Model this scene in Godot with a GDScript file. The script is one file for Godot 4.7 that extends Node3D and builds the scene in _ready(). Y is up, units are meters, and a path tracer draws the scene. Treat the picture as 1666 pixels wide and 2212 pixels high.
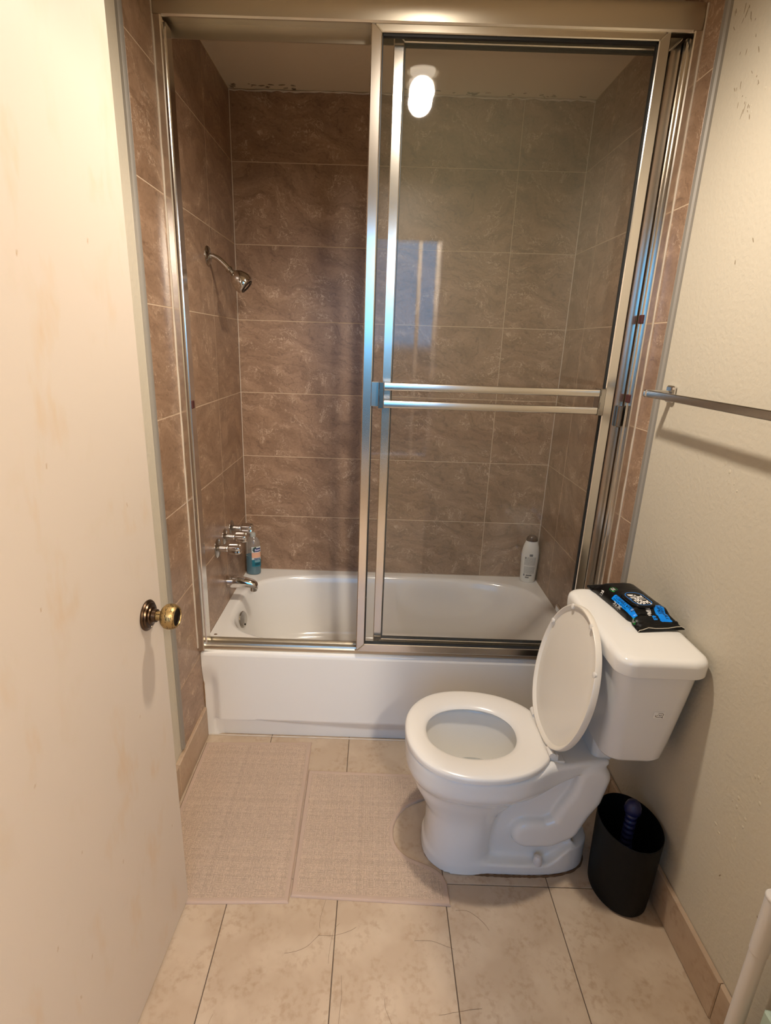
extends Node3D
# A small bathroom: bathtub alcove with sliding glass doors, toilet, two mats, open door.

const W := 1.464          # width of the alcove and of the room
const CEIL := 2.44
const RIM := 0.385        # height of the tub rim

var M := {}
var taken := {}

# ------------------------------------------------------------------ naming
func numbered(n: String) -> String:
	if not taken.has(n):
		taken[n] = 0
		return n
	taken[n] += 1
	return "%s_%03d" % [n, taken[n]]

func thing(called: String, label: String, category: String, at: Vector3, group := "") -> Node3D:
	var o := Node3D.new()
	o.name = numbered(called)
	add_child(o, true)
	o.position = at
	o.set_meta("label", label)
	o.set_meta("category", category)
	if group != "":
		o.set_meta("group", group)
	return o

func origin_of(o: Node3D) -> Vector3:
	var p := o.position
	var q = o.get_parent()
	while q != null and q != self:
		p += q.position
		q = q.get_parent()
	return p

# a part: the buffer holds world coordinates
func part(parent: Node3D, called: String, b: Buf, m: Material, crease := 35.0) -> MeshInstance3D:
	var mi := MeshInstance3D.new()
	mi.mesh = b.commit(origin_of(parent), crease)
	mi.material_override = m
	mi.name = called
	parent.add_child(mi, true)
	mi.name = called
	return mi

func struct(called: String, b: Buf, m: Material, label := "", crease := 35.0) -> MeshInstance3D:
	var mi := MeshInstance3D.new()
	mi.mesh = b.commit(Vector3.ZERO, crease)
	mi.material_override = m
	mi.name = numbered(called)
	add_child(mi, true)
	mi.set_meta("kind", "structure")
	if label != "":
		mi.set_meta("label", label)
	return mi

# ------------------------------------------------------------------ mesh buffer (triangle soup, counter-clockwise seen from outside; auto-smoothed)
class Buf:
	var p := PackedVector3Array()
	var t := PackedVector2Array()
	var nn := PackedVector3Array()   # optional given normals

	func tri(a: Vector3, b: Vector3, c: Vector3, ua := Vector2.ZERO, ub := Vector2.ZERO, uc := Vector2.ZERO) -> void:
		p.append(a); p.append(b); p.append(c)
		t.append(ua); t.append(ub); t.append(uc)

	func quad(a: Vector3, b: Vector3, c: Vector3, d: Vector3, ua := Vector2.ZERO, ub := Vector2.ZERO, uc := Vector2.ZERO, ud := Vector2.ZERO) -> void:
		tri(a, b, c, ua, ub, uc)
		tri(a, c, d, ua, uc, ud)

	# turn the closed piece that starts at triangle corner «from» outside out
	func outward(from: int) -> void:
		var v := 0.0
		var o := p[from] if from < p.size() else Vector3.ZERO
		for i in range(from, p.size(), 3):
			v += (p[i] - o).dot((p[i + 1] - o).cross(p[i + 2] - o))
		if v < 0.0:
			for i in range(from, p.size(), 3):
				var q := p[i + 1]
				p[i + 1] = p[i + 2]
				p[i + 2] = q
				var u := t[i + 1]
				t[i + 1] = t[i + 2]
				t[i + 2] = u

	func box(lo: Vector3, hi: Vector3, bev := 0.0015) -> void:
		var from := p.size()
		var c := (lo + hi) * 0.5
		var h := (hi - lo) * 0.5
		bev = minf(bev, minf(h.x, minf(h.y, h.z)) * 0.9)
		var f := []
		for ax in 3:
			for s in [-1.0, 1.0]:
				var n := Vector3.ZERO
				n[ax] = s
				var u := Vector3.ZERO
				u[(ax + 1) % 3] = 1.0
				var w := Vector3.ZERO
				w[(ax + 2) % 3] = 1.0
				var k := []
				for st in [[-1, -1], [1, -1], [1, 1], [-1, 1]]:
					k.append(c + n * h[ax] + u * st[0] * (h[(ax + 1) % 3] - bev) + w * st[1] * (h[(ax + 2) % 3] - bev))
				if s < 0:
					k.reverse()
				quad(k[0], k[1], k[2], k[3])
		if bev <= 0.0:
			return
		for ax in 3:           # bevels along axis ax
			var b1 := (ax + 1) % 3
			var b2 := (ax + 2) % 3
			for s1 in [-1.0, 1.0]:
				for s2 in [-1.0, 1.0]:
					var a := Vector3.ZERO
					a[b1] = s1 * h[b1]
					a[b2] = s2 * (h[b2] - bev)
					var b := Vector3.ZERO
					b[b1] = s1 * (h[b1] - bev)
					b[b2] = s2 * h[b2]
					var e := Vector3.ZERO
					e[ax] = h[ax] - bev
					_bq(c, a, b, e, s1 * s2 < 0)
		for sx in [-1.0, 1.0]:
			for sy in [-1.0, 1.0]:
				for sz in [-1.0, 1.0]:
					var px := c + Vector3(sx * h.x, sy * (h.y - bev), sz * (h.z - bev))
					var py := c + Vector3(sx * (h.x - bev), sy * h.y, sz * (h.z - bev))
					var pz := c + Vector3(sx * (h.x - bev), sy * (h.y - bev), sz * h.z)
					if sx * sy * sz > 0:
						tri(px, py, pz)
					else:
						tri(px, pz, py)
		outward(from)

	func _bq(c: Vector3, a: Vector3, b: Vector3, e: Vector3, flip: bool) -> void:
		if flip:
			quad(c + a - e, c + a + e, c + b + e, c + b - e)
		else:
			quad(c + a - e, c + b - e, c + b + e, c + a + e)

	# closed rings joined one after the other
	func loft(rings: Array, cap0 := true, cap1 := true, closed := true) -> void:
		var from := p.size()
		var n: int = rings[0].size()
		for i in rings.size() - 1:
			var a: PackedVector3Array = rings[i]
			var b: PackedVector3Array = rings[i + 1]
			for j in (n if closed else n - 1):
				var k := (j + 1) % n
				var u0 := Vector2(float(j) / n, float(i) / (rings.size() - 1))
				var u1 := Vector2(float(j + 1) / n, float(i + 1) / (rings.size() - 1))
				quad(a[j], a[k], b[k], b[j], u0, Vector2(u1.x, u0.y), u1, Vector2(u0.x, u1.y))
		if cap0:
			fan(rings[0], true)
		if cap1:
			fan(rings[rings.size() - 1], false)
		outward(from)

	func fan(r: PackedVector3Array, rev: bool) -> void:
		var c := Vector3.ZERO
		for q in r:
			c += q
		c /= r.size()
		for j in r.size():
			var k := (j + 1) % r.size()
			if rev:
				tri(c, r[k], r[j])
			else:
				tri(c, r[j], r[k])

	# profile points (radius, height) turned round an axis
	func lathe(prof: Array, o: Vector3, axis: Vector3, n := 32, cap0 := true, cap1 := true, sx := 1.0, sz := 1.0, side_hint := Vector3.ZERO) -> void:
		var a := axis.normalized()
		var u := side_hint
		if u == Vector3.ZERO:
			u = Vector3.RIGHT if absf(a.x) < 0.8 else Vector3.UP
		u = (u - a * u.dot(a)).normalized()
		var w := a.cross(u)
		var rings := []
		for q in prof:
			var r := PackedVector3Array()
			for j in n:
				var th := TAU * j / n
				r.append(o + a * q[1] + u * cos(th) * q[0] * sx + w * sin(th) * q[0] * sz)
			rings.append(r)
		loft(rings, cap0, cap1)

	func tube(path: Array, rad: Array, n := 16, cap := true) -> void:
		var rings := []
		var u := Vector3.ZERO
		for i in path.size():
			var d: Vector3 = (path[mini(i + 1, path.size() - 1)] - path[maxi(i - 1, 0)]).normalized()
			if u == Vector3.ZERO:
				u = Vector3.UP if absf(d.y) < 0.8 else Vector3.RIGHT
			u = (u - d * u.dot(d)).normalized()
			var w := d.cross(u)
			var r := PackedVector3Array()
			var rr: float = rad[mini(i, rad.size() - 1)]
			for j in n:
				var th := TAU * j / n
				r.append(path[i] + (u * cos(th) + w * sin(th)) * rr)
			rings.append(r)
		loft(rings, cap, cap)

	# a flat outline (axes u, v) pushed along axis w
	func prism(poly: PackedVector2Array, o: Vector3, u: Vector3, v: Vector3, w: Vector3) -> void:
		var from := p.size()
		var idx := Geometry2D.triangulate_polygon(poly)
		for i in range(0, idx.size(), 3):
			var a := poly[idx[i]]
			var b := poly[idx[i + 1]]
			var c := poly[idx[i + 2]]
			if (b - a).cross(c - a) < 0:
				var s := b
				b = c
				c = s
			tri(o + u * a.x + v * a.y, o + u * c.x + v * c.y, o + u * b.x + v * b.y)
			tri(o + w + u * a.x + v * a.y, o + w + u * b.x + v * b.y, o + w + u * c.x + v * c.y)
		var ccw := not Geometry2D.is_polygon_clockwise(poly)
		for i in poly.size():
			var a := poly[i]
			var b := poly[(i + 1) % poly.size()]
			if not ccw:
				var s := a
				a = b
				b = s
			quad(o + u * a.x + v * a.y, o + u * b.x + v * b.y, o + w + u * b.x + v * b.y, o + w + u * a.x + v * a.y)
		outward(from)

	func add(b: Buf, x := Transform3D()) -> void:
		for i in b.p.size():
			p.append(x * b.p[i])
			t.append(b.t[i])

	func commit(origin: Vector3, crease_deg := 35.0) -> ArrayMesh:
		var nrm := PackedVector3Array()
		nrm.resize(p.size())
		if nn.size() == p.size():
			nrm = nn
		else:
			var faces := p.size() / 3
			var fn := PackedVector3Array()
			fn.resize(faces)
			var fu := PackedVector3Array()
			fu.resize(faces)
			var at := {}
			var ids := PackedInt32Array()
			ids.resize(p.size())
			var lists := []
			for f in faces:
				var c := (p[f * 3 + 1] - p[f * 3]).cross(p[f * 3 + 2] - p[f * 3])
				fn[f] = c
				fu[f] = c.normalized()
				for k in 3:
					var key := Vector3i((p[f * 3 + k] * 20000.0).round())
					var id: int = at.get(key, -1)
					if id < 0:
						id = lists.size()
						at[key] = id
						lists.append(PackedInt32Array())
					ids[f * 3 + k] = id
					lists[id].append(f)
			var lim := cos(deg_to_rad(crease_deg))
			for f in faces:
				for k in 3:
					var s := Vector3.ZERO
					for g in lists[ids[f * 3 + k]]:
						if fu[g].dot(fu[f]) > lim:
							s += fn[g]
					nrm[f * 3 + k] = s.normalized() if s.length() > 0.0 else fu[f]
		var v := PackedVector3Array()
		v.resize(p.size())
		var n2 := PackedVector3Array()
		n2.resize(p.size())
		var uv := PackedVector2Array()
		uv.resize(p.size())
		for i in range(0, p.size(), 3):     # Godot's front faces run clockwise
			for k in 3:
				var s := i + [0, 2, 1][k] as int
				v[i + k] = p[s] - origin
				n2[i + k] = nrm[s]
				uv[i + k] = t[s]
		var arr := []
		arr.resize(Mesh.ARRAY_MAX)
		arr[Mesh.ARRAY_VERTEX] = v
		arr[Mesh.ARRAY_NORMAL] = n2
		arr[Mesh.ARRAY_TEX_UV] = uv
		var m := ArrayMesh.new()
		m.add_surface_from_arrays(Mesh.PRIMITIVE_TRIANGLES, arr)
		return m

func bx(lo: Vector3, hi: Vector3, bev := 0.0015) -> Buf:
	var b := Buf.new()
	b.box(lo, hi, bev)
	return b

func rrect(cx: float, cz: float, hx: float, hz: float, r: float, y: float, n := 8) -> PackedVector3Array:
	var out := PackedVector3Array()
	r = minf(r, minf(hx, hz))
	for q in 4:
		var sx: float = [1, -1, -1, 1][q]
		var sz: float = [1, 1, -1, -1][q]
		for i in n + 1:
			var a := PI / 2 * q + PI / 2 * i / n
			out.append(Vector3(cx + sx * (hx - r) + cos(a) * r, y, cz + sz * (hz - r) + sin(a) * r))
	return out

# ------------------------------------------------------------------ textures
func noise(sd: int, freq: float, oct := 3) -> FastNoiseLite:
	var n := FastNoiseLite.new()
	n.noise_type = FastNoiseLite.TYPE_SIMPLEX_SMOOTH
	n.seed = sd
	n.frequency = freq
	n.fractal_type = FastNoiseLite.FRACTAL_FBM
	n.fractal_octaves = oct
	return n

func put_px(d: PackedByteArray, i: int, c: Vector3) -> void:
	d[i] = clampi(int(c.x), 0, 255)
	d[i + 1] = clampi(int(c.y), 0, 255)
	d[i + 2] = clampi(int(c.z), 0, 255)

func stone_texture(size: int, meters: float) -> ImageTexture:
	var d := PackedByteArray()
	d.resize(size * size * 3)
	var warp := noise(3, 1.0, 3)
	var n2 := noise(11, 1.0, 5)
	var n3 := noise(23, 1.0, 4)
	var n4 := noise(31, 1.0, 4)
	var n5 := noise(47, 1.0, 2)
	n2.fractal_gain = 0.58
	n4.fractal_gain = 0.6
	var dark := Vector3(124, 97, 76)
	var lite := Vector3(166, 136, 111)
	var vein := Vector3(208, 184, 160)
	var deep := Vector3(88, 65, 49)
	for y in size:
		for x in size:
			var u := meters * x / size
			var v := meters * y / size
			var w1 := warp.get_noise_2d(u * 7.0, v * 9.0) * 0.022
			var w2 := warp.get_noise_2d(u * 2.2 + 30.0, v * 2.2) * 0.09
			var w3 := n3.get_noise_2d(u * 26.0, v * 34.0)
			w1 += w3 * 0.010
			var a := u * 0.93 + v * 0.36 + w3 * 0.008
			var b := v * 0.93 - u * 0.36 * 0.75 + w1 + w2
			var tone := 0.5 + 0.62 * n2.get_noise_2d(a * 4.0, b * 15.0) + 0.22 * n3.get_noise_2d(u * 60.0, v * 85.0)
			var c := dark.lerp(lite, clampf(tone, 0.0, 1.0))
			var mask := clampf(n5.get_noise_2d(a * 5.0, b * 9.0) * 2.0 + 0.30, 0.0, 1.0)
			var r := n4.get_noise_2d(a * 8.0, b * 26.0)
			c = c.lerp(vein, clampf(1.0 - absf(r) * 22.0, 0.0, 1.0) * mask * 0.8)
			var r3 := n4.get_noise_2d(a * 16.0 + 70.0, b * 30.0 + 11.0)
			c = c.lerp(vein, clampf(1.0 - absf(r3 - 0.05) * 15.0, 0.0, 1.0) * clampf(mask * 1.6 - 0.6, 0.0, 1.0) * 0.7)
			var r2 := n4.get_noise_2d(a * 5.0 + 50.0, b * 17.0 + 20.0)
			c = c.lerp(deep, clampf(1.0 - absf(r2 - 0.04) * 14.0, 0.0, 1.0) * (1.0 - mask) * 0.38)
			put_px(d, (y * size + x) * 3, c)
	return ImageTexture.create_from_image(Image.create_from_data(size, size, false, Image.FORMAT_RGB8, d))

func floor_texture(size: int, meters: float) -> ImageTexture:
	var d := PackedByteArray()
	d.resize(size * size * 3)
	var n1 := noise(5, 5.0, 4)
	var n2 := noise(15, 40.0, 5)
	var n3 := noise(25, 9.0, 3)
	n2.fractal_gain = 0.6
	var base := Vector3(176, 155, 132)
	var tan_c := Vector3(147, 120, 93)
	var pale := Vector3(190, 171, 149)
	for y in size:
		for x in size:
			var u := meters * x / size
			var v := meters * y / size
			var c := base.lerp(pale, clampf(n1.get_noise_2d(u, v) * 1.2 + 0.3, 0.0, 1.0))
			var s := clampf((n2.get_noise_2d(u, v) + 0.08) * 1.5, 0.0, 1.0) * clampf(n3.get_noise_2d(u + 9.0, v) * 1.6 + 0.45, 0.0, 1.0)
			c = c.lerp(tan_c, s * 0.46)
			put_px(d, (y * size + x) * 3, c)
	return ImageTexture.create_from_image(Image.create_from_data(size, size, false, Image.FORMAT_RGB8, d))

func weave_textures(size: int, threads: int) -> Array:
	var rng := RandomNumberGenerator.new()
	rng.seed = 77
	var col := Image.create(size, size, false, Image.FORMAT_RGB8)
	var hei := Image.create(size, size, false, Image.FORMAT_L8)
	var step := size / threads
	var tone := {}
	for i in threads:
		for j in threads:
			tone[Vector2i(i, j)] = rng.randf_range(-1.0, 1.0)
	var rows := []
	var cols := []
	for i in threads:
		rows.append(rng.randf_range(-1, 1))
		cols.append(rng.randf_range(-1, 1))
	for y in size:
		for x in size:
			var i := x / step
			var j := y / step
			var fx := (float(x % step) + 0.5) / step
			var fy := (float(y % step) + 0.5) / step
			var warp := (i + j) % 2 == 0
			var h := sin(PI * (fx if warp else fy)) * (0.6 + 0.4 * sin(PI * (fy if warp else fx)))
			var tn: float = tone[Vector2i(i, j)] * 0.5 + (cols[i] if warp else rows[j]) * 0.5
			var l := 0.74 + 0.16 * h + 0.08 * tn
			col.set_pixel(x, y, Color(l * 0.885, l * 0.78, l * 0.69))
			hei.set_pixel(x, y, Color(h, h, h))
	return [ImageTexture.create_from_image(col), ImageTexture.create_from_image(hei)]

func noise_tex(sd: int, freq: float, size := 512, oct := 4, ramp = null) -> NoiseTexture2D:
	var t := NoiseTexture2D.new()
	t.width = size
	t.height = size
	t.seamless = true
	t.noise = noise(sd, freq, oct)
	if ramp != null:
		t.color_ramp = ramp
	return t

func ramp(cols: Array) -> Gradient:
	var g := Gradient.new()
	var off := PackedFloat32Array()
	var cs := PackedColorArray()
	for c in cols:
		off.append(c[0])
		cs.append(c[1])
	g.offsets = off
	g.colors = cs
	return g

# lettering: strokes on a grid 4 wide and 6 high
const GLYPH := {
	"A": "00 26 40|12 32", "B": "00 06 36 45 44 33 03|33 42 41 30 00", "C": "45 36 16 05 01 10 30 41", "D": "00 06 26 44 42 20 00", "E": "46 06 00 40|03 33",
	"F": "46 06 00|03 33", "G": "45 36 16 05 01 10 30 41 43 23", "H": "00 06|40 46|03 43", "I": "20 26", "K": "00 06|46 03 40", "L": "06 00 40", "M": "00 06 23 46 40",
	"N": "00 06 40 46", "O": "10 01 05 16 36 45 41 30 10", "P": "00 06 36 45 44 33 03", "R": "00 06 36 45 44 33 03|23 40", "S": "45 36 16 05 04 13 33 42 41 30 10 01",
	"T": "06 46|26 20", "U": "06 01 10 30 41 46", "V": "06 20 46", "W": "06 10 24 30 46", "X": "00 46|06 40", "Y": "06 23 46|23 20", "4": "30 36 02 42", "8": "13 04 05 16 36 45 44 33 13 02 01 10 30 41 42 33",
	"a": "03 14 34 43 40|42 12 01 10 30 41", "u": "04 01 10 30 41|44 40", "v": "04 20 44", "e": "02 42 43 34 14 03 01 10 30 41", "%": "26 46 44|16 13 40",
	"d": "16 36 45 41 30 10", "q": "06 26 36 45 42 31 20",
}

func seg(img: Image, a: Vector2, b: Vector2, r: float, c: Color) -> void:
	var lo := a.min(b) - Vector2(r + 1, r + 1)
	var hi := a.max(b) + Vector2(r + 1, r + 1)
	var ab := b - a
	var l2 := maxf(ab.length_squared(), 1e-6)
	for y in range(maxi(0, int(lo.y)), mini(img.get_height(), int(hi.y) + 1)):
		for x in range(maxi(0, int(lo.x)), mini(img.get_width(), int(hi.x) + 1)):
			var q := Vector2(x + 0.5, y + 0.5)
			var d := (q - a - ab * clampf((q - a).dot(ab) / l2, 0.0, 1.0)).length()
			var k := clampf(r + 0.5 - d, 0.0, 1.0)
			if k > 0.0:
				img.set_pixel(x, y, img.get_pixel(x, y).lerp(c, k))

func lettering(img: Image, text: String, at: Vector2, h: float, thick: float, c: Color, slant := 0.0, wide := 1.0, right := Vector2(1, 0)) -> void:
	var up := Vector2(right.y, -right.x)
	var pen := 0.0
	for ch in text:
		if GLYPH.has(ch):
			for stroke in GLYPH[ch].split("|"):
				var last = null
				for s in stroke.split(" "):
					var gx := float(s.substr(0, 1)) / 6.0 * h * wide
					var gy := float(s.substr(1, 1)) / 6.0 * h
					var q := at + right * (pen + gx + gy * slant) + up * gy
					if last != null:
						seg(img, last, q, thick, c)
					last = q
		pen += h * wide * (5.6 / 6.0 if ch != " " else 3.0 / 6.0)
		if ch == "I":
			pen -= h * wide * 0.2

func ring(img: Image, c: Vector2, hx: float, hy: float, r: float, thick: float, col: Color, fill = null) -> void:
	for y in range(maxi(0, int(c.y - hy - thick)), mini(img.get_height(), int(c.y + hy + thick) + 1)):
		for x in range(maxi(0, int(c.x - hx - thick)), mini(img.get_width(), int(c.x + hx + thick) + 1)):
			var q := (Vector2(x + 0.5, y + 0.5) - c).abs() - Vector2(hx - r, hy - r)
			var d := q.max(Vector2.ZERO).length() + minf(maxf(q.x, q.y), 0.0) - r
			if fill != null and d < 0.0:
				img.set_pixel(x, y, fill)
			var k := clampf(thick * 0.5 + 0.5 - absf(d), 0.0, 1.0)
			if k > 0.0:
				img.set_pixel(x, y, img.get_pixel(x, y).lerp(col, k))

# ------------------------------------------------------------------ materials
func mat(c: Color, rough: float, metal := 0.0, spec := 0.5) -> StandardMaterial3D:
	var m := StandardMaterial3D.new()
	m.albedo_color = c
	m.roughness = rough
	m.metallic = metal
	m.metallic_specular = spec
	return m

func textured(t: Texture2D, rough: float, spec := 0.5) -> StandardMaterial3D:
	var m := mat(Color.WHITE, rough, 0.0, spec)
	m.albedo_texture = t
	return m

func relief(m: StandardMaterial3D, t: Texture2D, scale: float, tri_scale: float) -> StandardMaterial3D:
	m.heightmap_enabled = true
	m.heightmap_texture = t
	m.heightmap_scale = scale
	m.uv1_triplanar = true
	m.uv1_world_triplanar = true
	m.uv1_scale = Vector3.ONE * tri_scale
	return m

func make_materials() -> void:
	M.stone = textured(stone_texture(1152, 1.3), 0.34)
	M.floor_tile = textured(floor_texture(1024, 1.3), 0.38)
	M.grout_light = mat(Color(0.76, 0.67, 0.57), 0.9)
	M.grout_dark = mat(Color(0.36, 0.30, 0.25), 0.9)
	M.caulk = mat(Color(0.76, 0.71, 0.65), 0.5)
	var peel := noise_tex(91, 0.035, 512, 5)
	M.paint = relief(mat(Color(0.765, 0.73, 0.66), 0.6), peel, 0.07, 3.4)
	M.paint_hall = mat(Color(0.72, 0.67, 0.59), 0.8)
	M.ceiling = relief(mat(Color(0.84, 0.78, 0.68), 0.75), peel, 0.04, 2.0)
	M.paint_chip = mat(Color(0.56, 0.50, 0.41), 0.9)
	M.paint_blister = mat(Color(0.765, 0.73, 0.655), 0.6)
	M.door_paint = textured(door_texture(), 0.42)
	M.baseboard = textured(M.floor_tile.albedo_texture, 0.45)
	M.baseboard.albedo_color = Color(0.97, 0.95, 0.94)
	M.trim_metal = mat(Color(0.58, 0.56, 0.53), 0.55, 0.25, 0.4)
	M.alu = mat(Color(0.88, 0.86, 0.83), 0.19, 1.0)
	M.alu_soft = mat(Color(0.84, 0.81, 0.75), 0.34, 1.0)
	M.alu_dark = mat(Color(0.36, 0.37, 0.36), 0.4, 0.9)
	M.chrome = mat(Color(0.86, 0.85, 0.84), 0.06, 1.0)
	M.chrome_dull = mat(Color(0.72, 0.70, 0.67), 0.16, 1.0)
	M.gasket = mat(Color(0.07, 0.075, 0.08), 0.6)
	M.rubber_red = mat(Color(0.28, 0.12, 0.11), 0.6)
	var g := mat(Color(0.56, 0.56, 0.47, 0.032), 0.03, 0.0, 0.32)
	g.transparency = BaseMaterial3D.TRANSPARENCY_ALPHA
	M.glass = g
	M.enamel = mat(Color(0.90, 0.885, 0.86), 0.13)
	M.china = mat(Color(0.90, 0.89, 0.87), 0.08)
	M.seat = mat(Color(0.89, 0.87, 0.84), 0.22)
	M.seat_cover = mat(Color(0.89, 0.86, 0.81), 0.28)
	M.old_caulk = mat(Color(0.60, 0.47, 0.33), 0.8)
	M.dirt = mat(Color(0.40, 0.29, 0.19), 0.9)
	var w := mat(Color(0.75, 0.78, 0.78, 0.25), 0.02)
	w.transparency = BaseMaterial3D.TRANSPARENCY_ALPHA
	M.water = w
	var wv := weave_textures(512, 64)
	M.mat_weave = textured(wv[0], 0.85, 0.25)
	relief(M.mat_weave, wv[1], 0.12, 4.6)
	M.mat_border = relief(mat(Color(0.715, 0.625, 0.56), 0.85, 0.0, 0.25), wv[1], 0.04, 9.0)
	M.bin = relief(mat(Color(0.045, 0.045, 0.048), 0.5, 0.0, 0.3), noise_tex(8, 0.2, 256, 2), 0.05, 14.0)
	M.navy = mat(Color(0.10, 0.115, 0.29), 0.38)
	M.brass = textured(brass_texture(), 0.42)
	M.brass.metallic = 0.85
	M.bronze = mat(Color(0.36, 0.29, 0.23), 0.30, 1.0)
	M.bronze_dark = mat(Color(0.14, 0.11, 0.09), 0.4, 0.8)
	M.white_plastic = mat(Color(0.86, 0.84, 0.83), 0.35)
	M.green_plastic = mat(Color(0.70, 0.78, 0.73), 0.45)
	M.black_film = mat(Color(0.03, 0.03, 0.032), 0.30)
	M.label_cream = mat(Color(0.88, 0.84, 0.76), 0.5)
	M.lamp_trim = mat(Color(0.92, 0.91, 0.88), 0.5)
	var e := mat(Color(0.95, 0.93, 0.88), 0.5)
	e.emission_enabled = true
	e.emission = Color(1.0, 0.93, 0.83)
	e.emission_energy_multiplier = 14.0
	M.lamp_glow = e
	var e2: StandardMaterial3D = e.duplicate()
	e2.emission_energy_multiplier = 4.0
	M.hall_glow = e2

func brass_texture() -> ImageTexture:
	var img := Image.create(256, 256, false, Image.FORMAT_RGB8)
	var n := noise(61, 0.03, 4)
	var f := noise(62, 0.11, 3)
	for y in 256:
		for x in 256:
			var c := Color(0.66, 0.55, 0.36)
			var k := clampf((n.get_noise_2d(x, y) + f.get_noise_2d(x, y) * 0.7 - 0.20) * 4.0, 0.0, 1.0)
			img.set_pixel(x, y, c.lerp(Color(0.20, 0.17, 0.11), k * 0.75))
	return ImageTexture.create_from_image(img)

func door_texture() -> ImageTexture:
	var w := 384
	var h := 960
	var img := Image.create(w, h, false, Image.FORMAT_RGB8)
	var n := noise(71, 0.012, 4)
	var f := noise(72, 0.05, 3)
	var s := noise(73, 0.009, 3)
	for y in h:
		for x in w:
			var c := Color(0.785, 0.735, 0.68)
			var k := clampf(n.get_noise_2d(x * 1.6, y * 0.6) * 1.1 + f.get_noise_2d(x * 2.0, y * 0.7) * 0.3 - 0.08, 0.0, 1.0)
			var zone := clampf(s.get_noise_2d(x, y) * 2.0 + 0.35, 0.0, 1.0)
			c = c.lerp(Color(0.76, 0.63, 0.48), k * zone * 0.55)
			img.set_pixel(x, y, c)
	var rng := RandomNumberGenerator.new()
	rng.seed = 5
	for i in 26:      # small nicks and drips
		var a := Vector2(rng.randf() * w, rng.randf() * h)
		seg(img, a, a + Vector2(rng.randf_range(-1, 1), rng.randf_range(1, 3)), 0.5, Color(0.66, 0.56, 0.45))
	return ImageTexture.create_from_image(img)

# ------------------------------------------------------------------ pieces
# a tile lying in a plane: u and v are world axes, n the way it faces
var rng_tile := RandomNumberGenerator.new()
func tile(parent: Node3D, o: Vector3, u: Vector3, v: Vector3, n: Vector3, w: float, h: float, thick: float, bev: float, m: Material, tex_m := 1.3, rot := false) -> void:
	var b := Buf.new()
	var off := Vector2(rng_tile.randf() * 0.6, rng_tile.randf() * 0.6)
	var c := []
	var t := []
	for k in [[0, 0], [1, 0], [1, 1], [0, 1]]:
		for lev in 3:      # back edge, front edge, inset face
			var ins: float = bev if lev == 2 else 0.0
			var x := lerpf(ins, w - ins, k[0])
			var y := lerpf(ins, h - ins, k[1])
			c.append(o + u * x + v * y + n * ([-thick, -bev, 0.0][lev]))
			t.append((off + (Vector2(y, x) if rot else Vector2(x, h - y))) / tex_m)
	var from := b.p.size()
	b.quad(c[2], c[5], c[8], c[11], t[2], t[5], t[8], t[11])
	for k in 4:
		var j := (k + 1) % 4
		b.quad(c[k * 3 + 1], c[j * 3 + 1], c[j * 3 + 2], c[k * 3 + 2], t[k * 3 + 1], t[j * 3 + 1], t[j * 3 + 2], t[k * 3 + 2])
		b.quad(c[k * 3], c[j * 3], c[j * 3 + 1], c[k * 3 + 1], t[k * 3], t[j * 3], t[j * 3 + 1], t[k * 3 + 1])
	b.quad(c[9], c[6], c[3], c[0])
	b.outward(from)
	part(parent, "tile", b, m, 20.0)

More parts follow.
